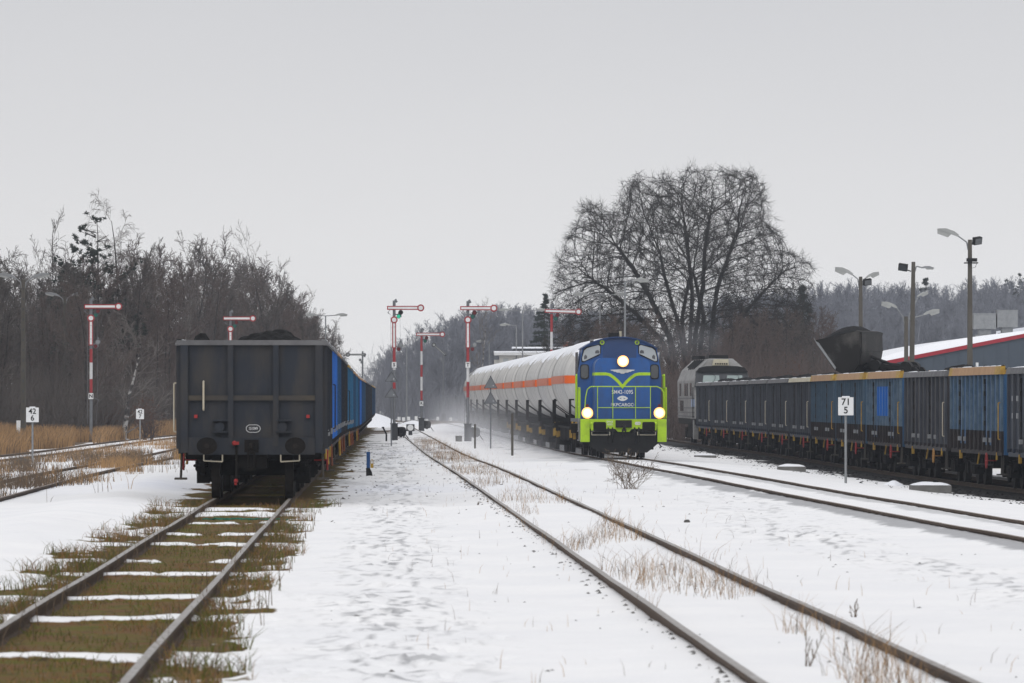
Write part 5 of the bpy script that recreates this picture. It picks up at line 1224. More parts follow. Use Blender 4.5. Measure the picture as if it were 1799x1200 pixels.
# ------------------------------------------------------------------ wheel loader behind the right train
ph = R(18)
LX, LY = at(1545, 700, 228)[:2]
t = empty('wheel_loader', (LX, LY, -.42), 'wheel loader holding a heaped coal bucket above the wagons of the right train', 'wheel loader')
t.rotation_euler = (0, 0, R(180) - ph)      # local +x = forward (towards the wagons, a little away)
# bucket side profile in local x (forward), z above local ground
zb = lambda y: H + (YH - y) / F * 228 + .42
prof = [(2.45, zb(598)), (2.30, zb(607)), (1.55, zb(648)), (1.2, zb(655)), (.70, zb(656)), (.42, zb(640)), (.30, zb(617)), (.32, zb(585)), (.55, zb(583))]
prof = [(.3 + (x - .3) * .79, z) for x, z in prof]
wv = 1.52
b = MB(); n = len(prof)
inn = [(x * .985 + .02, z + .02) for x, z in prof]
for s in (-1, 1):
    b.prism(prof, 'y', *sorted((s * wv, s * (wv - .04))), 0)
for i in range(n - 2 + 1):
    (xa, za), (xb_, zb_) = prof[i], prof[i + 1]
    if i >= n - 1: break
    nx_, nz_ = zb_ - za, -(xb_ - xa); l_ = math.hypot(nx_, nz_); nx_, nz_ = nx_ / l_ * .04, nz_ / l_ * .04
    if i == 0: continue
    b.prism([(xa, za), (xb_, zb_), (xb_ - nx_, zb_ - nz_), (xa - nx_, za - nz_)], 'y', -wv + .04, wv - .04, 0)
b.prism([(.3 + (x - .3) * .79, z) for x, z in ((2.42, zb(600)), (2.52, zb(594)), (2.38, zb(604)), (1.5, zb(650)), (1.46, zb(646)), (2.28, zb(603)))], 'y', wv + .001, wv + .05, 1)
b.build('bucket', [m_bucket, m_steel], t)
b = MB()
for q in np.linspace(-wv + .15, wv - .15, 6): b.box(.275, .33, q - .05, q + .05, zb(615), zb(590))
b.box(.265, .33, -wv, wv, zb(617), zb(611)); b.box(.27, .34, -wv, wv, zb(588), zb(584)); b.build('bucket_rib', m_black, t)
nx_, ny_ = 40, 40; V = []
for i_ in range(nx_):
    for j_ in range(ny_):
        u, v = i_ / (nx_ - 1), j_ / (ny_ - 1); x = .40 + 1.54 * u; y = (-1 + 2 * v) * (wv - .05)
        base_ = zb(585) + (zb(601) - zb(585)) * u
        V.append((x, y, base_ - .03 + .42 * math.sin(math.pi * min(max(u, 0), 1)) ** .6 * math.cos(y / wv * 1.45) ** .7 + .07 * (float(fbm(x * 4, y * 4, 6)) - .5)))
i_, j_ = np.meshgrid(np.arange(nx_ - 1), np.arange(ny_ - 1), indexing='ij'); q_ = i_ * ny_ + j_
raw_mesh('coal_load', np.array(V), np.stack([q_, q_ + ny_, q_ + ny_ + 1, q_ + 1], -1).reshape(-1, 4), m_coal, t)
b = MB()
for s in (-.55, .55):
    b.prism([(.70, zb(642)), (.65, zb(652)), (.3, zb(646)), (-1.6, zb(651)), (-2.8, 1.9), (-2.6, 2.3), (-1.5, zb(645)), (.4, zb(637))], 'y', s - .09, s + .09)
    b.cyl((.0, s - .14, zb(642)), (.0, s + .14, zb(642)), .20, n=14); b.cyl((-1.15, s - .16, zb(647)), (-1.15, s + .16, zb(647)), .24, n=14)
b.tube([(.35, 0, zb(626)), (-.4, 0, zb(640)), (-1.5, 0, zb(646))], .06, 8); b.cyl((-.3, -.6, zb(645)), (-.3, .6, zb(645)), .12, n=10); b.build('lift_arm', m_black, t)
b = MB(); b.box(-7.4, -4.6, -1.0, 1.0, 1.2, 2.3); b.box(-4.6, -2.2, -.7, .7, 1.0, 2.0); b.build('body', m_lyel, t, bevel=.05)
b = MB(); b.box(-3.9, -2.4, -.75, .75, 1.9, zb(659)); b.build('cab', m_glassd, t, bevel=.05); b = MB(); b.box(-4.0, -2.3, -.8, .8, zb(659) + .001, zb(655.5)); b.tube([(-1.9, .2, zb(651)), (-2.4, .2, zb(656))], .015, 4); b.build('cab_roof', m_lyel, t)
b = MB(); b.cyl((-3.0, 0, zb(655.5)), (-3.0, 0, zb(654.5)), .07, n=10); b.cyl((-3.0, 0, zb(654.5)), (-3.0, 0, zb(652)), .075, n=10); b.sph((-3.0, 0, zb(652)), .075, 10); b.build('beacon', m_redd, t)
for x in (-3.0, -6.2):
    for s in (-1, 1):
        b = MB(); b.cyl((x, s * .85, .75), (x, s * 1.4, .75), .75, n=24); w_ = b.build('wheel', m_rubber, t); b = MB(); b.cyl((x, s * 1.401, .75), (x, s * 1.42, .75), .4, n=16); b.build('rim', m_lyel, w_)
# ------------------------------------------------------------------ trees
def norm(v):
    l = math.sqrt(v[0] * v[0] + v[1] * v[1] + v[2] * v[2]) or 1; return (v[0] / l, v[1] / l, v[2] / l)
def turn(d, ang, rr):
    a = (rr.gauss(0, 1), rr.gauss(0, 1), rr.gauss(0, 1)); k = a[0] * d[0] + a[1] * d[1] + a[2] * d[2]
    p = norm((a[0] - k * d[0], a[1] - k * d[1], a[2] - k * d[2])); c, s = math.cos(ang), math.sin(ang)
    return (d[0] * c + p[0] * s, d[1] * c + p[1] * s, d[2] * c + p[2] * s)
def grow(out, p, d, L, r, lv, P, rr):
    """recursive branch: appends (level, p0, p1, r0, r1)"""
    n = P['n'][lv]; sg = L / n; kids = P['kids'][lv] if lv < len(P['kids']) else 0; r0 = r
    end = P['end'][lv]
    for i in range(n):
        wg = P['wig'][lv]; up_ = P['up'][lv]
        d = norm((d[0] + rr.gauss(0, wg), d[1] + rr.gauss(0, wg), d[2] + rr.gauss(0, wg) + up_))
        q = (p[0] + d[0] * sg, p[1] + d[1] * sg, p[2] + d[2] * sg)
        r1 = max(r * (1 - (1 - end) * (i + 1) / n), P['min'])
        out.append((lv, *p, *q, r0, r1)); f = (i + .5) / n
        if kids and f >= P['start'][lv]:
            m = kids / (n * (1 - P['start'][lv])); m = int(m) + (rr.random() < m - int(m))
            for _ in range(m):
                t = rr.random(); b = (p[0] + (q[0] - p[0]) * t, p[1] + (q[1] - p[1]) * t, p[2] + (q[2] - p[2]) * t)
                g = (f - P['start'][lv]) / (1 - P['start'][lv] + 1e-6)
                cl = L * P['ratio'][lv] * (1 - P['fall'][lv] * g) * rr.uniform(.65, 1.2)
                grow(out, b, turn(d, R(P['ang'][lv]) * rr.uniform(.7, 1.3), rr), cl, max(r1 * P['rr'][lv], P['min']), lv + 1, P, rr)
        p = q; r0 = r1
def tree_mesh(name, segs, tm, cm, parent, tl=0, sides=3):
    a = np.array(segs); tr_ = a[a[:, 0] <= tl][:, 1:]; cr = a[a[:, 0] > tl][:, 1:]
    return seg_mesh('trunk', tr_, tm, parent, 8), seg_mesh('crown', cr, cm, parent, sides)
BROAD = dict(n=(9, 6, 4, 3), kids=(15, 9, 7), start=(.22, .15, .1), ratio=(.40, .50, .55), fall=(.55, .4, .3), ang=(40, 38, 40), wig=(.05, .12, .16, .2), up=(.05, .14, .08, .04), rr=(.42, .5, .55), end=(.12, .2, .3, .5), min=.011)
SLIM = dict(BROAD, kids=(17, 8, 6), ratio=(.36, .42, .55), ang=(30, 32, 38), up=(.05, .13, .08, .04), fall=(.45, .4, .3))
BUSHY = dict(BROAD, kids=(18, 10, 8), start=(.08, .1, .1), ratio=(.45, .48, .5), ang=(42, 40, 42))
BIRCH = dict(n=(12, 8, 6, 5), kids=(26, 9, 6), start=(.25, .15, .2), ratio=(.30, .45, .60), fall=(.5, .3, .2), ang=(34, 36, 40), wig=(.05, .08, .1, .1), up=(.05, .08, -.08, -.22), rr=(.38, .5, .5), end=(.1, .2, .3, .5), min=.009)
H0 = 10.0
def fit(sg, h):
    a = np.array(sg); k = h / np.percentile(np.maximum(a[:, 3], a[:, 6]), 99.85); a[:, 1:7] *= k; return a
kinds = []
def proto(P, seed, r, tm, cm, height=H0):
    rr = random.Random(seed); sg = []; grow(sg, (0, 0, -.3), (rr.gauss(0, .05), rr.gauss(0, .05), 1), height * .97, r, 0, P, rr)
    return fit(sg, height)
specs = [(BROAD, 1, .14, m_bark, m_twig), (BROAD, 2, .15, m_bark, m_twigr), (SLIM, 3, .11, m_bark, m_twig), (SLIM, 4, .12, m_bark, m_twigr), (BUSHY, 5, .12, m_bark, m_twig), (BROAD, 6, .16, m_bark, m_twig), (BUSHY, 7, .10, m_bark, m_twigr), (SLIM, 8, .11, m_bark, m_btwig)]
def grove(pts, label, group, name='bare_tree', which=None):
    """pts: (X, Y, height); one tree each, meshes shared per kind"""
    for X, Y, h in pts:
        k = rnd.choice(which or range(len(specs)))
        t = empty(name, (X, Y, gzf(X, Y)), label, 'tree', group, rnd.uniform(0, 6.28))
        t.scale = (h / H0 * rnd.uniform(.9, 1.15),) * 2 + (h / H0,)
        if k not in made:
            P, sd, r, tm, cm = specs[k]; a = np.array(proto(P, sd, r, tm, cm))
            made[k] = tree_mesh('bare', a, tm, cm, t)
        else:
            for c in made[k]:
                d = c.copy(); COL.objects.link(d); d.parent = t
made = {}
prof_x = [-200, -60, 0, 30, 60, 100, 150, 200, 250, 300, 340, 370, 400, 440, 470, 500, 530, 570, 600, 620]
prof_y = [440, 430, 432, 445, 465, 450, 435, 430, 425, 418, 408, 412, 445, 440, 462, 500, 535, 555, 590, 630]
pts = []
r2 = random.Random(21)
for i in range(150):
    f = r2.random(); px = r2.uniform(-190, 608)
    zs = np.arange(335, 760, 2.0); ok = (px - 899.5) / F * zs < XG(zs) - 2.9 + 1.2 * ss(420, 520, zs); Zm = zs[ok][0] if ok.any() else 760
    Zd = max(Zm, 345 if px < 20 else 412 if px < 135 else 348) + 120 * f; X = (px - 899.5) / F * Zd
    top = np.interp(px, prof_x, prof_y); h = (H + (YH - top) / F * Zd + .25) * (r2.uniform(.80, 1.04) if f > .35 else r2.uniform(.62, .98))
    pts.append((X, Zd, h))
grove(pts, 'bare leafless tree in the dense wood behind the tan grass', 'bare trees of the left wood')
pts = []
for i in range(40):
    px = r2.uniform(500, 640); Zd = r2.uniform(480, 640); X = (px - 899.5) / F * Zd; top = np.interp(px, prof_x, prof_y) + r2.uniform(0, 30)
    X = min(X, float(XA(Zd)) - 3.2); pts.append((X, Zd, max(4, H + (YH - top) / F * Zd + .25)))
grove(pts, 'low bare tree behind the far blue wagons of the train with red tail lamps', 'low trees behind the left train', which=[2, 4, 6])
pts = []
ox = [960, 1000, 1060, 1130, 1200, 1280, 1340, 1400, 1450]; oy = [585, 560, 545, 540, 535, 525, 520, 520, 530]
for i in range(62):
    px = r2.uniform(985, 1450); Zd = r2.uniform(385, 520); X = (px - 899.5) / F * Zd; top = np.interp(px, ox, oy) + r2.uniform(-8, 55)
    pts.append((X, Zd, H + (YH - top) / F * Zd + .25))
grove(pts, 'brownish bushy bare tree in the thicket under the big oak', 'thicket trees below the oak', which=[1, 3, 4, 6, 6])
# big oak: several stems leaving the ground close together, crown filled by growing towards scattered points
def colonise(stems, pts, step, infl, kill, iters, r_tip, expo, rr):
    pos = []; par = []
    for st in stems:
        last = -1
        for a, b in zip(st[:-1], st[1:]):
            a = np.array(a, float); b = np.array(b, float); m = max(1, int(np.linalg.norm(b - a) / step))
            for i in range(m + (0 if last >= 0 else 1)):
                t = (i + (1 if last >= 0 else 0)) / m; pos.append(a + (b - a) * min(t, 1) + (rr.normal(0, .02, 3) if last >= 0 else 0)); par.append(last); last = len(pos) - 1
    pos = [np.asarray(p) for p in pos]; A = np.array(pts); near = np.full(len(A), 1e9); who = np.zeros(len(A), int); new = list(range(len(pos))); dirs = {}
    for it in range(iters):
        N_ = np.array([pos[i] for i in new])
        if len(N_):
            for k in range(0, len(N_), 400):
                d = np.linalg.norm(A[:, None] - N_[None, k:k + 400], axis=2); j = d.argmin(1); dm = d[np.arange(len(A)), j]; u = dm < near
                near[u] = dm[u]; who[u] = np.array(new)[k:k + 400][j[u]]
        live = near > kill; A, near, who = A[live], near[live], who[live]
        act = near < infl
        if not act.any(): break
        P_ = np.array(pos); v = A[act] - P_[who[act]]; v /= np.linalg.norm(v, axis=1, keepdims=True); w_ = who[act]
        acc = np.zeros_like(P_); np.add.at(acc, w_, v); idx = np.unique(w_); new = []
        for i in idx:
            d = acc[i]; pd = P_[i] - P_[par[i]] if par[i] >= 0 else np.array([0, 0, 1.0]); d = d / (np.linalg.norm(d) + 1e-6) + 1.3 * pd / (np.linalg.norm(pd) + 1e-6) + .42 * (P_[i] - BASE) / np.linalg.norm(P_[i] - BASE) + rr.normal(0, .13, 3); d /= np.linalg.norm(d)
            q = P_[i] + d * step; key = (int(i), round(q[0], 1), round(q[1], 1), round(q[2], 1))
            if dirs.get(key, 0) > 1: near[who == i] = 0; continue
            dirs[key] = dirs.get(key, 0) + 1; pos.append(q); par.append(int(i)); new.append(len(pos) - 1)
    P_ = np.array(pos); n = len(P_); rad = np.zeros(n); kids = np.zeros(n, int)
    for i in range(n - 1, -1, -1):
        if kids[i] == 0: rad[i] = r_tip ** expo
        if par[i] >= 0: rad[par[i]] += rad[i]; kids[par[i]] += 1
    rad = rad ** (1 / expo)
    sg = [(*P_[par[i]], *P_[i], min(rad[par[i]], rad[i] * 1.35), rad[i]) for i in range(n) if par[i] >= 0]
    tips = [(P_[i], P_[i] - P_[par[i]]) for i in range(n) if rad[i] < r_tip * 2.6 and par[i] >= 0]
    return sg, tips
BASE = np.array([0, 0, 3.5]); ZO = 430; kO = ZO / F; ro = np.random.default_rng(3)
def op_(px, y, dep=0.0): return ((px - 1212) * kO, dep, H + (YH - y) * kO + .3)
ex = np.array([968, 985, 1005, 1020, 1040, 1060, 1085, 1100, 1130, 1160, 1200, 1235, 1262, 1290, 1315, 1335, 1345, 1352, 1365, 1385, 1405, 1422])
ey = np.array([485, 440, 425, 375, 352, 350, 352, 318, 312, 300, 296, 290, 288, 300, 302, 316, 350, 385, 400, 418, 430, 465])
pts = []
while len(pts) < 11500:
    px = ro.uniform(968, 1422); y = ro.uniform(288, 640); top = np.interp(px, ex, ey) + ro.uniform(0, 12) + 75 * max(0, float(fbm(px * .028, 2.2, 5, 3)) - .42); u = (px - 1205) / 230
    bot = 638 - 20 * abs(u) ** 2
    if y < top or y > bot: continue
    dm = 7.5 * math.sqrt(max(.05, 1 - u * u)); dep = ro.uniform(-dm, dm); 
    if float(vnoise(px * .035 + 50, y * .035 + dep * .3, 9)) < .22: continue
    inner = ((px - 1210) / 190) ** 2 + ((y - 600) / 270) ** 2
    if inner < .22 and ro.random() < .6: continue
    pts.append(op_(px, y, dep))
stems = [[op_(1206, 708), op_(1200, 620, .2), op_(1190, 560, .6), op_(1172, 500, 1.2), op_(1160, 440, 1.6)],
         [op_(1206, 708, .3), op_(1212, 600, -.3), op_(1216, 520, -.8), op_(1208, 440, -1), op_(1200, 380, -1.2)],
         [op_(1214, 708, .2), op_(1222, 590, .4), op_(1236, 500, 1), op_(1240, 430, 1.4), op_(1250, 370, 1.8)],
         [op_(1240, 708, -.4), op_(1250, 590, -.8), op_(1256, 520, -1.4), op_(1278, 450, -1.6), op_(1300, 390, -1.6)],
         [op_(1198, 708, -.2), op_(1175, 590, -.8), op_(1140, 520, -1.6), op_(1110, 470, -2), op_(1080, 430, -2)],
         [op_(1196, 708, .5), op_(1165, 600, 1.4), op_(1118, 550, 2.4), op_(1070, 510, 3), op_(1030, 480, 3)],
         [op_(1246, 708, .3), op_(1275, 600, 1.2), op_(1315, 545, 2), op_(1350, 505, 2.4), op_(1385, 470, 2.4)],
         [op_(1206, 640, 1.5), op_(1200, 560, 3), op_(1215, 480, 4)], [op_(1225, 640, -1.5), op_(1235, 560, -3), op_(1215, 480, -4.4)]]
for st in stems[-2:]: st.insert(0, op_(1212, 708))
osg, tips = colonise(stems, pts, .30, 3.2, .42, 190, .0095, 2.25, ro)
tw = []
for p, d in tips:
    d = d / (np.linalg.norm(d) + 1e-9)
    for _ in range(3):
        e = d + ro.normal(0, .5, 3) + np.array([0, 0, .15]); e /= np.linalg.norm(e); s_ = ro.uniform(.25, .85); m = p + e * s_ * .5; e2 = e + ro.normal(0, .35, 3); q = m + e2 / np.linalg.norm(e2) * s_ * .5
        tw.append((*p, *m, .0075, .0065)); tw.append((*m, *q, .0065, .005))
t = empty('oak_tree', ((1212 - 899.5) * kO, ZO, -.3), 'great spreading bare oak with dark fanning limbs behind the locomotives', 'tree')
osg = np.array(osg); big = osg[:, 7] > .09
seg_mesh('trunk', osg[big], m_oak, t, 8); seg_mesh('crown', np.concatenate([osg[~big], np.array(tw)]), m_oak, t, 3)
def single(name, P, seed, x, Zd, ytop, r, tm, cm, label, lean=0, tl=0, wide=1.0):
    X = (x - 899.5) / F * Zd; h = H + (YH - ytop) / F * Zd + .25
    rr = random.Random(seed); sg = []; grow(sg, (0, 0, -.3), norm((lean, 0, 1)), h * .98, r, 0, P, rr)
    t = empty(name, (X, Zd, gzf(X, Zd)), label, 'tree'); t.scale = (wide, wide, 1); tree_mesh(name, fit(sg, h), tm, cm, t, tl); return t
single('birch_tree', BIRCH, 5, 232, 432, 336, .19, m_bark, m_btwig, 'tall birch with drooping pale twigs above the left wood', .035)
LOWB = dict(BIRCH, kids=(16, 8, 5), start=(.12, .15, .2), ratio=(.62, .40, .5), ang=(48, 30, 40), up=(.05, .10, .03, -.05))
single('birch_tree', LOWB, 9, 217, 356, 545, .15, m_birch, m_btwig, 'low birch with pale fanning branches beside the N semaphore', .08, wide=1.15)
THIN = dict(SLIM, kids=(13, 5, 3), ratio=(.30, .45, .6), start=(.3, .2, .1), ang=(30, 30, 35))
single('slender_tree', THIN, 12, 480, 530, 388, .11, m_bark, m_btwig, 'slender young tree standing alone above the dark end wagon', .03, wide=1.1)
single('slender_tree', THIN, 13, 112, 440, 362, .09, m_bark, m_twig, 'slender bare tree left of the dark pine')
single('slender_tree', THIN, 14, 52, 440, 412, .09, m_bark, m_twig, 'slender bare tree above the left concrete lamp posts')
single('slender_tree', THIN, 15, 553, 620, 500, .09, m_bark, m_btwig, 'thin pale tree beside the slim lamp above the blue wagons')
single('slender_tree', THIN, 16, 848, 620, 520, .12, m_birch, m_btwig, 'pale slender birch behind the T semaphore')
single('slender_tree', THIN, 17, 1420, 470, 515, .12, m_bark, m_twig, 'slim bare tree between the oak and the loader bucket', wide=1.5)
def conifer(x, Zd, ytop, label, seed, style, name):
    X = (x - 899.5) / F * Zd; h = H + (YH - ytop) / F * Zd + .25; rr = random.Random(seed)
    t = empty(name, (X, Zd, gzf(X, Zd)), label, 'tree'); tr_ = []; nd = []; br = []
    def tuft(c, d, n, ln):
        for _ in range(n):
            e = norm((d[0] + rr.gauss(0, .75), d[1] + rr.gauss(0, .75), d[2] + rr.gauss(0, .6))); s = ln * rr.uniform(.6, 1.2)
            nd.append((*c, c[0] + e[0] * s, c[1] + e[1] * s, c[2] + e[2] * s, .028, .012))
    p = (0, 0, -.3); k = 14
    for i in range(k):
        q = (p[0] + rr.gauss(0, .06), p[1] + rr.gauss(0, .06), p[2] + (h + .3) / k); tr_.append((*p, *q, .16 * (1 - i / k) + .02, .16 * (1 - (i + 1) / k) + .015)); p = q
    z = h * (.30 if style == 'pine' else .12)
    while z < h:
        f = z / h
        if style == 'pine': ln = (1 - f) ** .55 * h * .30 * rr.uniform(.45, 1.25) + .35; rise = .35; nb = 3
        else: ln = (1 - f) * h * .34 * rr.uniform(.7, 1.1) + .15; rise = -.12; nb = 7
        for _ in range(nb):
            a = rr.uniform(0, 6.28); d = norm((math.cos(a), math.sin(a), rise * rr.uniform(.3, 1.6))); c = (0, 0, z + rr.uniform(-.2, .2)); m = max(3, int(ln / .28))
            for j in range(m):
                q = (c[0] + d[0] * ln / m, c[1] + d[1] * ln / m, c[2] + d[2] * ln / m + .02 * j * (1 if style == 'pine' else 0))
                br.append((*c, *q, .035 * (1 - j / m) + .01, .035 * (1 - (j + 1) / m) + .01)); c = q
                if style == 'pine':
                    if j > m * .35 and rr.random() < .8:
                        for _ in range(3): tuft((c[0] + rr.gauss(0, .18), c[1] + rr.gauss(0, .18), c[2] + rr.gauss(.05, .12)), (0, 0, .6), 20, .20)
                else: tuft(c, (d[0] * .4, d[1] * .4, -.3), 16, .26)
        z += h * (.045 if style == 'pine' else .035) * rr.uniform(.7, 1.3)
    if style == 'pine': tuft(p, (0, 0, 1), 40, .25)
    seg_mesh('trunk', tr_, m_bark, t, 8); seg_mesh('branch', br, m_bark, t, 4); seg_mesh('crown', nd, m_needle, t, 3)
conifer(168, 424, 388, 'dark green pine with ragged crown at the left wood, above the N semaphore', 4, 'pine', 'pine_tree')
conifer(128, 430, 462, 'lower dark pine left of the ragged pine', 6, 'pine', 'pine_tree')
conifer(957, 610, 516, 'small dark spruce top left of the oak', 3, 'spruce', 'spruce_tree')
conifer(1626, 800, 487, 'dark spruce top in the far wood behind the leaning lamp post', 5, 'spruce', 'spruce_tree')
conifer(1793, 760, 482, 'dark pine top at the right edge above the roof vents', 7, 'pine', 'pine_tree')
conifer(1410, 560, 500, 'dark spruce right of the oak above the thicket', 8, 'spruce', 'spruce_tree')
def leafy(x, Zd, ytop, w, n, label, seed):
    X = (x - 899.5) / F * Zd; h = H + (YH - ytop) / F * Zd + .3; rr = np.random.default_rng(seed); r_ = random.Random(seed)
    t = empty('withered_shrub', (X, Zd, gzf(X, Zd)), label, 'shrub'); sg = []
    for _ in range(7): grow(sg, (r_.gauss(0, .2), r_.gauss(0, .2), -.2), norm((r_.gauss(0, .3), r_.gauss(0, .3), 1)), h * r_.uniform(.6, .95), .05, 1, dict(BUSHY, min=.008), r_)
    seg_mesh('branch', np.array(sg)[:, 1:], m_twigr, t, 4)
    ends = np.array(sg)[:, 4:7]; c = ends[rr.integers(0, len(ends), n)] + rr.normal(0, .10, (n, 3)); c[:, 0] *= w
    a = rr.normal(0, 1, (n, 3)); a /= np.linalg.norm(a, axis=1, keepdims=True); b = np.cross(a, rr.normal(0, 1, (n, 3))); b /= np.linalg.norm(b, axis=1, keepdims=True); s = rr.uniform(.03, .06, (n, 1))
    V = np.stack([c - a * s, c + b * s * .6, c + a * s, c - b * s * .6], 1).reshape(-1, 3)
    raw_mesh('crown', V, np.arange(4 * n).reshape(-1, 4), m_leaf, t)
leafy(1068, 378, 575, 1.2, 900, 'shrub with rusty withered leaves behind the tank wagon and locomotive', 1)
leafy(1120, 372, 590, 1.2, 700, 'shrub with sparse rusty leaves above the locomotive cab', 2)
leafy(1368, 372, 612, 1.0, 1100, 'rust brown leafed shrub above the right train, left of the bucket', 3)
leafy(1403, 380, 618, 1.0, 900, 'rust brown leafed shrub nearest the tip of the loader bucket', 4)
leafy(262, 350, 690, 1.3, 700, 'low shrub with rusty leaves beside the 42/7 sign', 5)
leafy(196, 352, 705, 1.0, 350, 'very low rusty shrub right of the N semaphore foot', 6)
# bush on the snow in front of the locomotive
X, Y = at(1105, 0, 147)[:2]
t = empty('bare_bush', (X, Y, gzf(X, Y)), 'small leafless bush on the snow in front of the blue locomotive', 'shrub')
rr = random.Random(77); sg = []
for _ in range(30): grow(sg, (rr.gauss(0, .12), rr.gauss(0, .08), -.05), norm((rr.gauss(0, .62), rr.gauss(0, .4), 1)), rr.uniform(.45, 1.0), .0052, 0, dict(n=(6, 4, 3), kids=(5, 2), start=(.3, .3), ratio=(.42, .5), fall=(.3, .3), ang=(30, 34), wig=(.10, .14, .2), up=(.04, .05, 0), rr=(.6, .6), end=(.4, .5, .6), min=.0028), rr)
seg_mesh('twig', np.array(sg)[:, 1:], m_weed, t, 4)
for x, y, Zd, h, lb in ((1078, 840, 164, .36, 'few thin dry stalks left of the bare bush'), (1415, 1190, 48.5, .42, 'dark dry branching stalk at the bottom between the rails'), (1500, 1090, 60, .22, 'short leaning dry stalk on the snow right of the middle track'), (838, 893, 122, .16, 'tiny dark twig poking out of the snow left of the middle track')):
    X = (x - 899.5) / F * Zd; t = empty('dry_stalk', (X, Zd, gzf(X, Zd)), lb, 'dry plant'); sg = []
    for _ in range(4): grow(sg, (0, 0, -.04), norm((rr.gauss(.1, .2), rr.gauss(0, .2), 1)), h * rr.uniform(.6, 1.05), .0045, 0, dict(n=(5, 3), kids=(4,), start=(.3,), ratio=(.3,), fall=(.3,), ang=(28,), wig=(.05, .1), up=(.03, .03), rr=(.7,), end=(.5, .6), min=.003), rr)
    seg_mesh('stem', np.array(sg)[:, 1:], m_weed, t, 4)
# undergrowth below the woods
def under(name, n, xf, label, hs, mt, seed):
    r = np.random.default_rng(seed); X, Y = xf(r, n); z = gz(X, Y)
    h = r.uniform(*hs, n); a = r.normal(0, .35, (n, 2)); k = 5
    P0 = np.stack([X, Y, z - .1], 1); sg = []
    d = np.column_stack([a, np.ones(n)]); P1 = P0 + d * h[:, None]; sg.append(np.column_stack([P0, P1, np.full(n, .016), np.full(n, .008)]))
    for _ in range(k):
        f = r.uniform(.25, .95, n)[:, None]; q0 = P0 + d * h[:, None] * f; e = d + r.normal(0, .55, (n, 3)); q1 = q0 + e * (h * r.uniform(.2, .5, n))[:, None]
        sg.append(np.column_stack([q0, q1, np.full(n, .010), np.full(n, .007)]))
    return tag(seg_mesh(name, np.concatenate(sg), mt, None, 3), label, kind='stuff')
def xl(r, n):
    Y = r.uniform(345, 700, n); return XG(Y) - 2.4 - 12 * r.random(n) ** 1.2, Y
under('undergrowth', 15000, xl, 'dark brown undergrowth at the foot of the left wood', (.6, 3.6), m_twig, 3)
def xr(r, n):
    Y = r.uniform(372, 520, n); return (r.uniform(1000, 1560, n) - 899.5) / F * Y, Y
under('brown_undergrowth', 11000, xr, 'brown brushwood behind the right train and the oak', (.8, 4.2), m_twigr, 4)

# far woods: one mass each, instanced on points from the wood's own trees
def far_wood(name, P, label, seed, fmat=m_fartwig):
    r = np.random.default_rng(seed); n = len(P)
    me = bpy.data.meshes.new(name); me.from_pydata([(x, y, z) for x, y, z, h in P], [], [])
    for nm, tp, arr in (('size', 'FLOAT', [h / H0 for *_, h in P]), ('turn', 'FLOAT', r.uniform(0, 6.28, n)), ('pick', 'INT', r.integers(0, 4, n))):
        a = me.attributes.new(nm, tp, 'POINT'); a.data.foreach_set('value', np.asarray(arr, np.int32 if tp == 'INT' else np.float32))
    o = bpy.data.objects.new(name, me); COL.objects.link(o)
    ng = bpy.data.node_groups.new(name, 'GeometryNodeTree'); ng.interface.new_socket('Geometry', in_out='INPUT', socket_type='NodeSocketGeometry'); ng.interface.new_socket('Geometry', in_out='OUTPUT', socket_type='NodeSocketGeometry')
    nn = ng.nodes.new; gi = nn('NodeGroupInput'); go = nn('NodeGroupOutput'); jn = nn('GeometryNodeJoinGeometry')
    def attr(nm, tp):
        a = nn('GeometryNodeInputNamedAttribute'); a.data_type = tp; a.inputs[0].default_value = nm; return a.outputs['Attribute']
    cx = nn('ShaderNodeCombineXYZ'); ng.links.new(attr('turn', 'FLOAT'), cx.inputs[2]); sz = attr('size', 'FLOAT'); pk = attr('pick', 'INT')
    for v, ki in enumerate((0, 2, 3, 5)):
        cmp_ = nn('FunctionNodeCompare'); cmp_.data_type = 'INT'; cmp_.operation = 'EQUAL'; ng.links.new(pk, cmp_.inputs[2]); cmp_.inputs[3].default_value = v
        for src in made[ki]:
            oi = nn('GeometryNodeObjectInfo'); oi.transform_space = 'ORIGINAL'; oi.inputs[0].default_value = src
            ip = nn('GeometryNodeInstanceOnPoints'); ng.links.new(gi.outputs[0], ip.inputs['Points']); ng.links.new(cmp_.outputs[0], ip.inputs['Selection']); ng.links.new(oi.outputs['Geometry'], ip.inputs['Instance'])
            ng.links.new(cx.outputs[0], ip.inputs['Rotation']); ng.links.new(sz, ip.inputs['Scale']); ng.links.new(ip.outputs[0], jn.inputs[0])
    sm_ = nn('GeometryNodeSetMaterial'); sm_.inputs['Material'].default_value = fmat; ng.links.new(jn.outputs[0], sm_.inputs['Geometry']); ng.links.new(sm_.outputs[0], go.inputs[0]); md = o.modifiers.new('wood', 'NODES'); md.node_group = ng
    return tag(o, label, kind='stuff')
P = []
cx_ = [640, 655, 680, 700, 740, 770, 800, 850, 900, 960, 1010, 1100]; cy_ = [690, 650, 618, 602, 585, 560, 545, 538, 532, 545, 540, 540]
for i in range(330):
    px = r2.uniform(648, 1120); Zd = r2.uniform(640, 820); top = np.interp(px, cx_, cy_) + r2.uniform(-4, 26)
    P.append(((px - 899.5) / F * Zd, Zd, -.3, max(2.5, H + (YH - top) / F * Zd + .25)))
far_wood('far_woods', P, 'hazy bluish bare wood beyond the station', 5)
P = []
rx = [1280, 1320, 1400, 1450, 1500, 1560, 1600, 1640, 1680, 1720, 1750, 1799, 1900]; ry = [520, 515, 505, 500, 492, 498, 496, 502, 505, 490, 486, 500, 495]
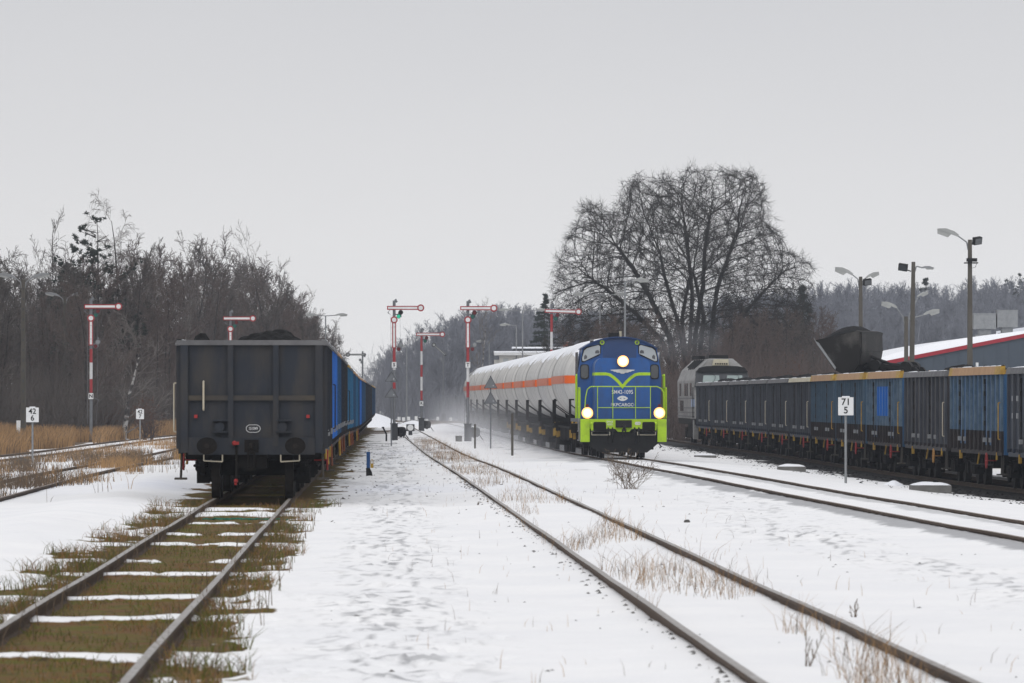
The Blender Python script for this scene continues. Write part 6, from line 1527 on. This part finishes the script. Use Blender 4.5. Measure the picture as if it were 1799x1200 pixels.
for i in range(520):
    px = r2.uniform(1270, 1990); Zd = r2.uniform(640, 980); top = np.interp(px, rx, ry) + r2.uniform(-4, 34)
    P.append(((px - 899.5) / F * Zd, Zd, -.4, H + (YH - top) / F * Zd + .4))
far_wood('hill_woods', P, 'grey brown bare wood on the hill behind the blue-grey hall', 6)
P = []
for i in range(90):
    px = r2.uniform(-260, 640); Zd = r2.uniform(520, 700); top = np.interp(px, prof_x, prof_y) + r2.uniform(45, 120)
    P.append((min((px - 899.5) / F * Zd, float(XG(Zd)) - 4), Zd, -.3, max(3, H + (YH - top) / F * Zd + .25)))
far_wood('deep_woods', P, 'dark depth of the left wood', 7, m_twig)
def xf(r, n):
    Y = r.uniform(620, 800, n); return (r.uniform(655, 1990, n) - 899.5) / F * Y, Y
under('far_undergrowth', 9000, xf, 'brushwood at the foot of the far woods', (1.5, 5.5), m_fartwig, 8)

# ------------------------------------------------------------------ air: haze, blown snow, exhaust smoke
def volume(name, x0, x1, y0, y1, z0, z1, label, dens, color, setup=None, aniso=.2):
    b = MB(); b.box(x0, x1, y0, y1, z0, z1); m = bpy.data.materials.new(name); m.use_nodes = True; nt = m.node_tree
    nt.nodes.remove(nt.nodes['Principled BSDF']); v = nt.nodes.new('ShaderNodeVolumePrincipled'); v.inputs['Color'].default_value = (*color, 1); v.inputs['Density'].default_value = dens; v.inputs['Anisotropy'].default_value = aniso
    nt.links.new(v.outputs[0], nt.nodes['Material Output'].inputs['Volume'])
    if setup: setup(nt, v)
    return tag(b.build(name, m), label, kind='stuff')
volume('haze', -960, 960, -90, 1580, -1.8, 28, 'winter haze', HAZE, (.82, .89, 1.0))
def cloud(track, zref, h, wx, scale, d, y0=0, y1=1):
    """density: noise, thinning out upwards and away from the axis of the object"""
    def f(nt, v):
        tc = nt.nodes.new('ShaderNodeTexCoord'); sx = nt.nodes.new('ShaderNodeSeparateXYZ'); nt.links.new(tc.outputs['Generated'], sx.inputs[0])
        n = nt.nodes.new('ShaderNodeTexNoise'); n.inputs['Scale'].default_value = scale; n.inputs['Detail'].default_value = 3; nt.links.new(tc.outputs['Object'], n.inputs['Vector'])
        def op(o, a, b=None):
            m = nt.nodes.new('ShaderNodeMath'); m.operation = o; m.use_clamp = o in ('SUBTRACT',)
            for k, c in ((0, a), (1, b)):
                if c is None: continue
                if hasattr(c, 'links'): nt.links.new(c, m.inputs[k])
                else: m.inputs[k].default_value = c
            return m.outputs[0]
        def par(s):  # 4 t (1 - t): zero on both sides
            return op('MULTIPLY', op('MULTIPLY', s, 4.0), op('SUBTRACT', 1.0, s))
        r = nt.nodes.new('ShaderNodeMapRange'); r.inputs[1].default_value = .36; r.inputs[2].default_value = .72; nt.links.new(n.outputs['Fac'], r.inputs[0])
        zz_ = op('POWER', op('SUBTRACT', 1.0, sx.outputs[2]), 2.0) if track else par(sx.outputs[2])
        q = op('MULTIPLY', op('MULTIPLY', par(sx.outputs[0]), zz_), par(sx.outputs[1]))
        nt.links.new(op('MULTIPLY', op('MULTIPLY', q, r.outputs[0]), d), v.inputs['Density'])
    return f
o = volume('blown_snow', -4.2, 4.2, 0, 260, 0, 3.6, 'powder snow whirled up along the tank wagons', .01, (.95, .96, 1), cloud(True, 0, 0, 0, .35, .05))
o.location = (float(XC(246)) - .6, 246, -.35); o.rotation_euler = (0, 0, math.atan2(float(XC(246)) - float(XC(500)), 254))
o = volume('exhaust_smoke', -2.6, 2.6, -1.5, 1.5, -1.0, 1.2, 'thin grey exhaust smoke over the silver locomotive', .1, (.62, .63, .68), cloud(False, 0, 0, 0, .8, .16))
o.location = (*at(1195, 605, 340),)

# ------------------------------------------------------------------ light, sky, camera
w = bpy.data.worlds.new('World'); S.world = w; w.use_nodes = True; nt = w.node_tree; bg = nt.nodes['Background']
sky = nt.nodes.new('ShaderNodeTexSky'); sky.sky_type = 'NISHITA'; sky.sun_disc = False; sky.sun_elevation = R(48); sky.sun_rotation = R(188); sky.air_density = 1.2; sky.dust_density = 4
hs = nt.nodes.new('ShaderNodeHueSaturation'); hs.inputs['Saturation'].default_value = .15; nt.links.new(sky.outputs[0], hs.inputs['Color'])
mx = nt.nodes.new('ShaderNodeMix'); mx.data_type = 'RGBA'; mx.inputs['Factor'].default_value = .82; nt.links.new(hs.outputs[0], mx.inputs['A'])
tc = nt.nodes.new('ShaderNodeTexCoord'); mp = nt.nodes.new('ShaderNodeMapping'); mp.inputs['Scale'].default_value = (4, 4, 14); nt.links.new(tc.outputs['Generated'], mp.inputs[0])
cn = nt.nodes.new('ShaderNodeTexNoise'); cn.inputs['Scale'].default_value = 1.5; cn.inputs['Detail'].default_value = 4; nt.links.new(mp.outputs[0], cn.inputs['Vector'])
cm = nt.nodes.new('ShaderNodeMix'); cm.data_type = 'RGBA'; cm.inputs['A'].default_value = tuple(v * SKY * .96 for v in (.99, .992, 1.01)) + (1,); cm.inputs['B'].default_value = tuple(v * SKY * 1.04 for v in (1.0, .995, 1.0)) + (1,)
nt.links.new(cn.outputs['Fac'], cm.inputs['Factor']); nt.links.new(cm.outputs['Result'], mx.inputs['B'])
sxyz = nt.nodes.new('ShaderNodeSeparateXYZ'); nt.links.new(tc.outputs['Generated'], sxyz.inputs[0])
er = nt.nodes.new('ShaderNodeMapRange'); er.interpolation_type = 'SMOOTHSTEP'; er.inputs[1].default_value = -.01; er.inputs[2].default_value = .085; nt.links.new(sxyz.outputs[2], er.inputs[0])
gm = nt.nodes.new('ShaderNodeMix'); gm.data_type = 'RGBA'; gm.inputs['A'].default_value = (1.10, 1.095, 1.085, 1); gm.inputs['B'].default_value = (.765, .773, .795, 1); nt.links.new(er.outputs[0], gm.inputs['Factor'])
ml = nt.nodes.new('ShaderNodeMix'); ml.data_type = 'RGBA'; ml.blend_type = 'MULTIPLY'; ml.inputs['Factor'].default_value = 1; nt.links.new(mx.outputs['Result'], ml.inputs['A']); nt.links.new(gm.outputs['Result'], ml.inputs['B'])
nt.links.new(ml.outputs['Result'], bg.inputs['Color']); bg.inputs['Strength'].default_value = .1
sd = bpy.data.lights.new('sun', 'SUN'); sd.energy = SUN; sd.angle = R(70); sd.color = (1, .97, .93)
so = bpy.data.objects.new('sun', sd); COL.objects.link(so)
az, el = R(188), R(48)     # sky rotation is measured clockwise from +y
dirv = Vector((math.sin(az) * math.cos(el), math.cos(az) * math.cos(el), math.sin(el)))
so.rotation_euler = dirv.to_track_quat('Z', 'Y').to_euler(); so.location = (0, -20, 40)
cd = bpy.data.cameras.new('camera'); cam = bpy.data.objects.new('camera', cd); COL.objects.link(cam)
cam.location = (0, 0, H); cam.rotation_euler = (R(90), 0, 0)
cd.sensor_width = 36; cd.lens = 36 * F / 1799; cd.shift_y = (YH - 600) / 1799; cd.clip_start = .5; cd.clip_end = 4000
cd.dof.use_dof = True; cd.dof.focus_distance = 235; cd.dof.aperture_fstop = 9.0
S.camera = cam
S.view_settings.view_transform = 'Standard'; S.view_settings.look = 'None'; S.view_settings.exposure = EXPO; S.view_settings.gamma = 1
S.render.engine = 'CYCLES'
cy = S.cycles; cy.max_bounces = 5; cy.diffuse_bounces = 3; cy.glossy_bounces = 2; cy.volume_bounces = 1; cy.transmission_bounces = 2; cy.use_denoising = True
cy.volume_step_rate = 2.0; cy.volume_max_steps = 128
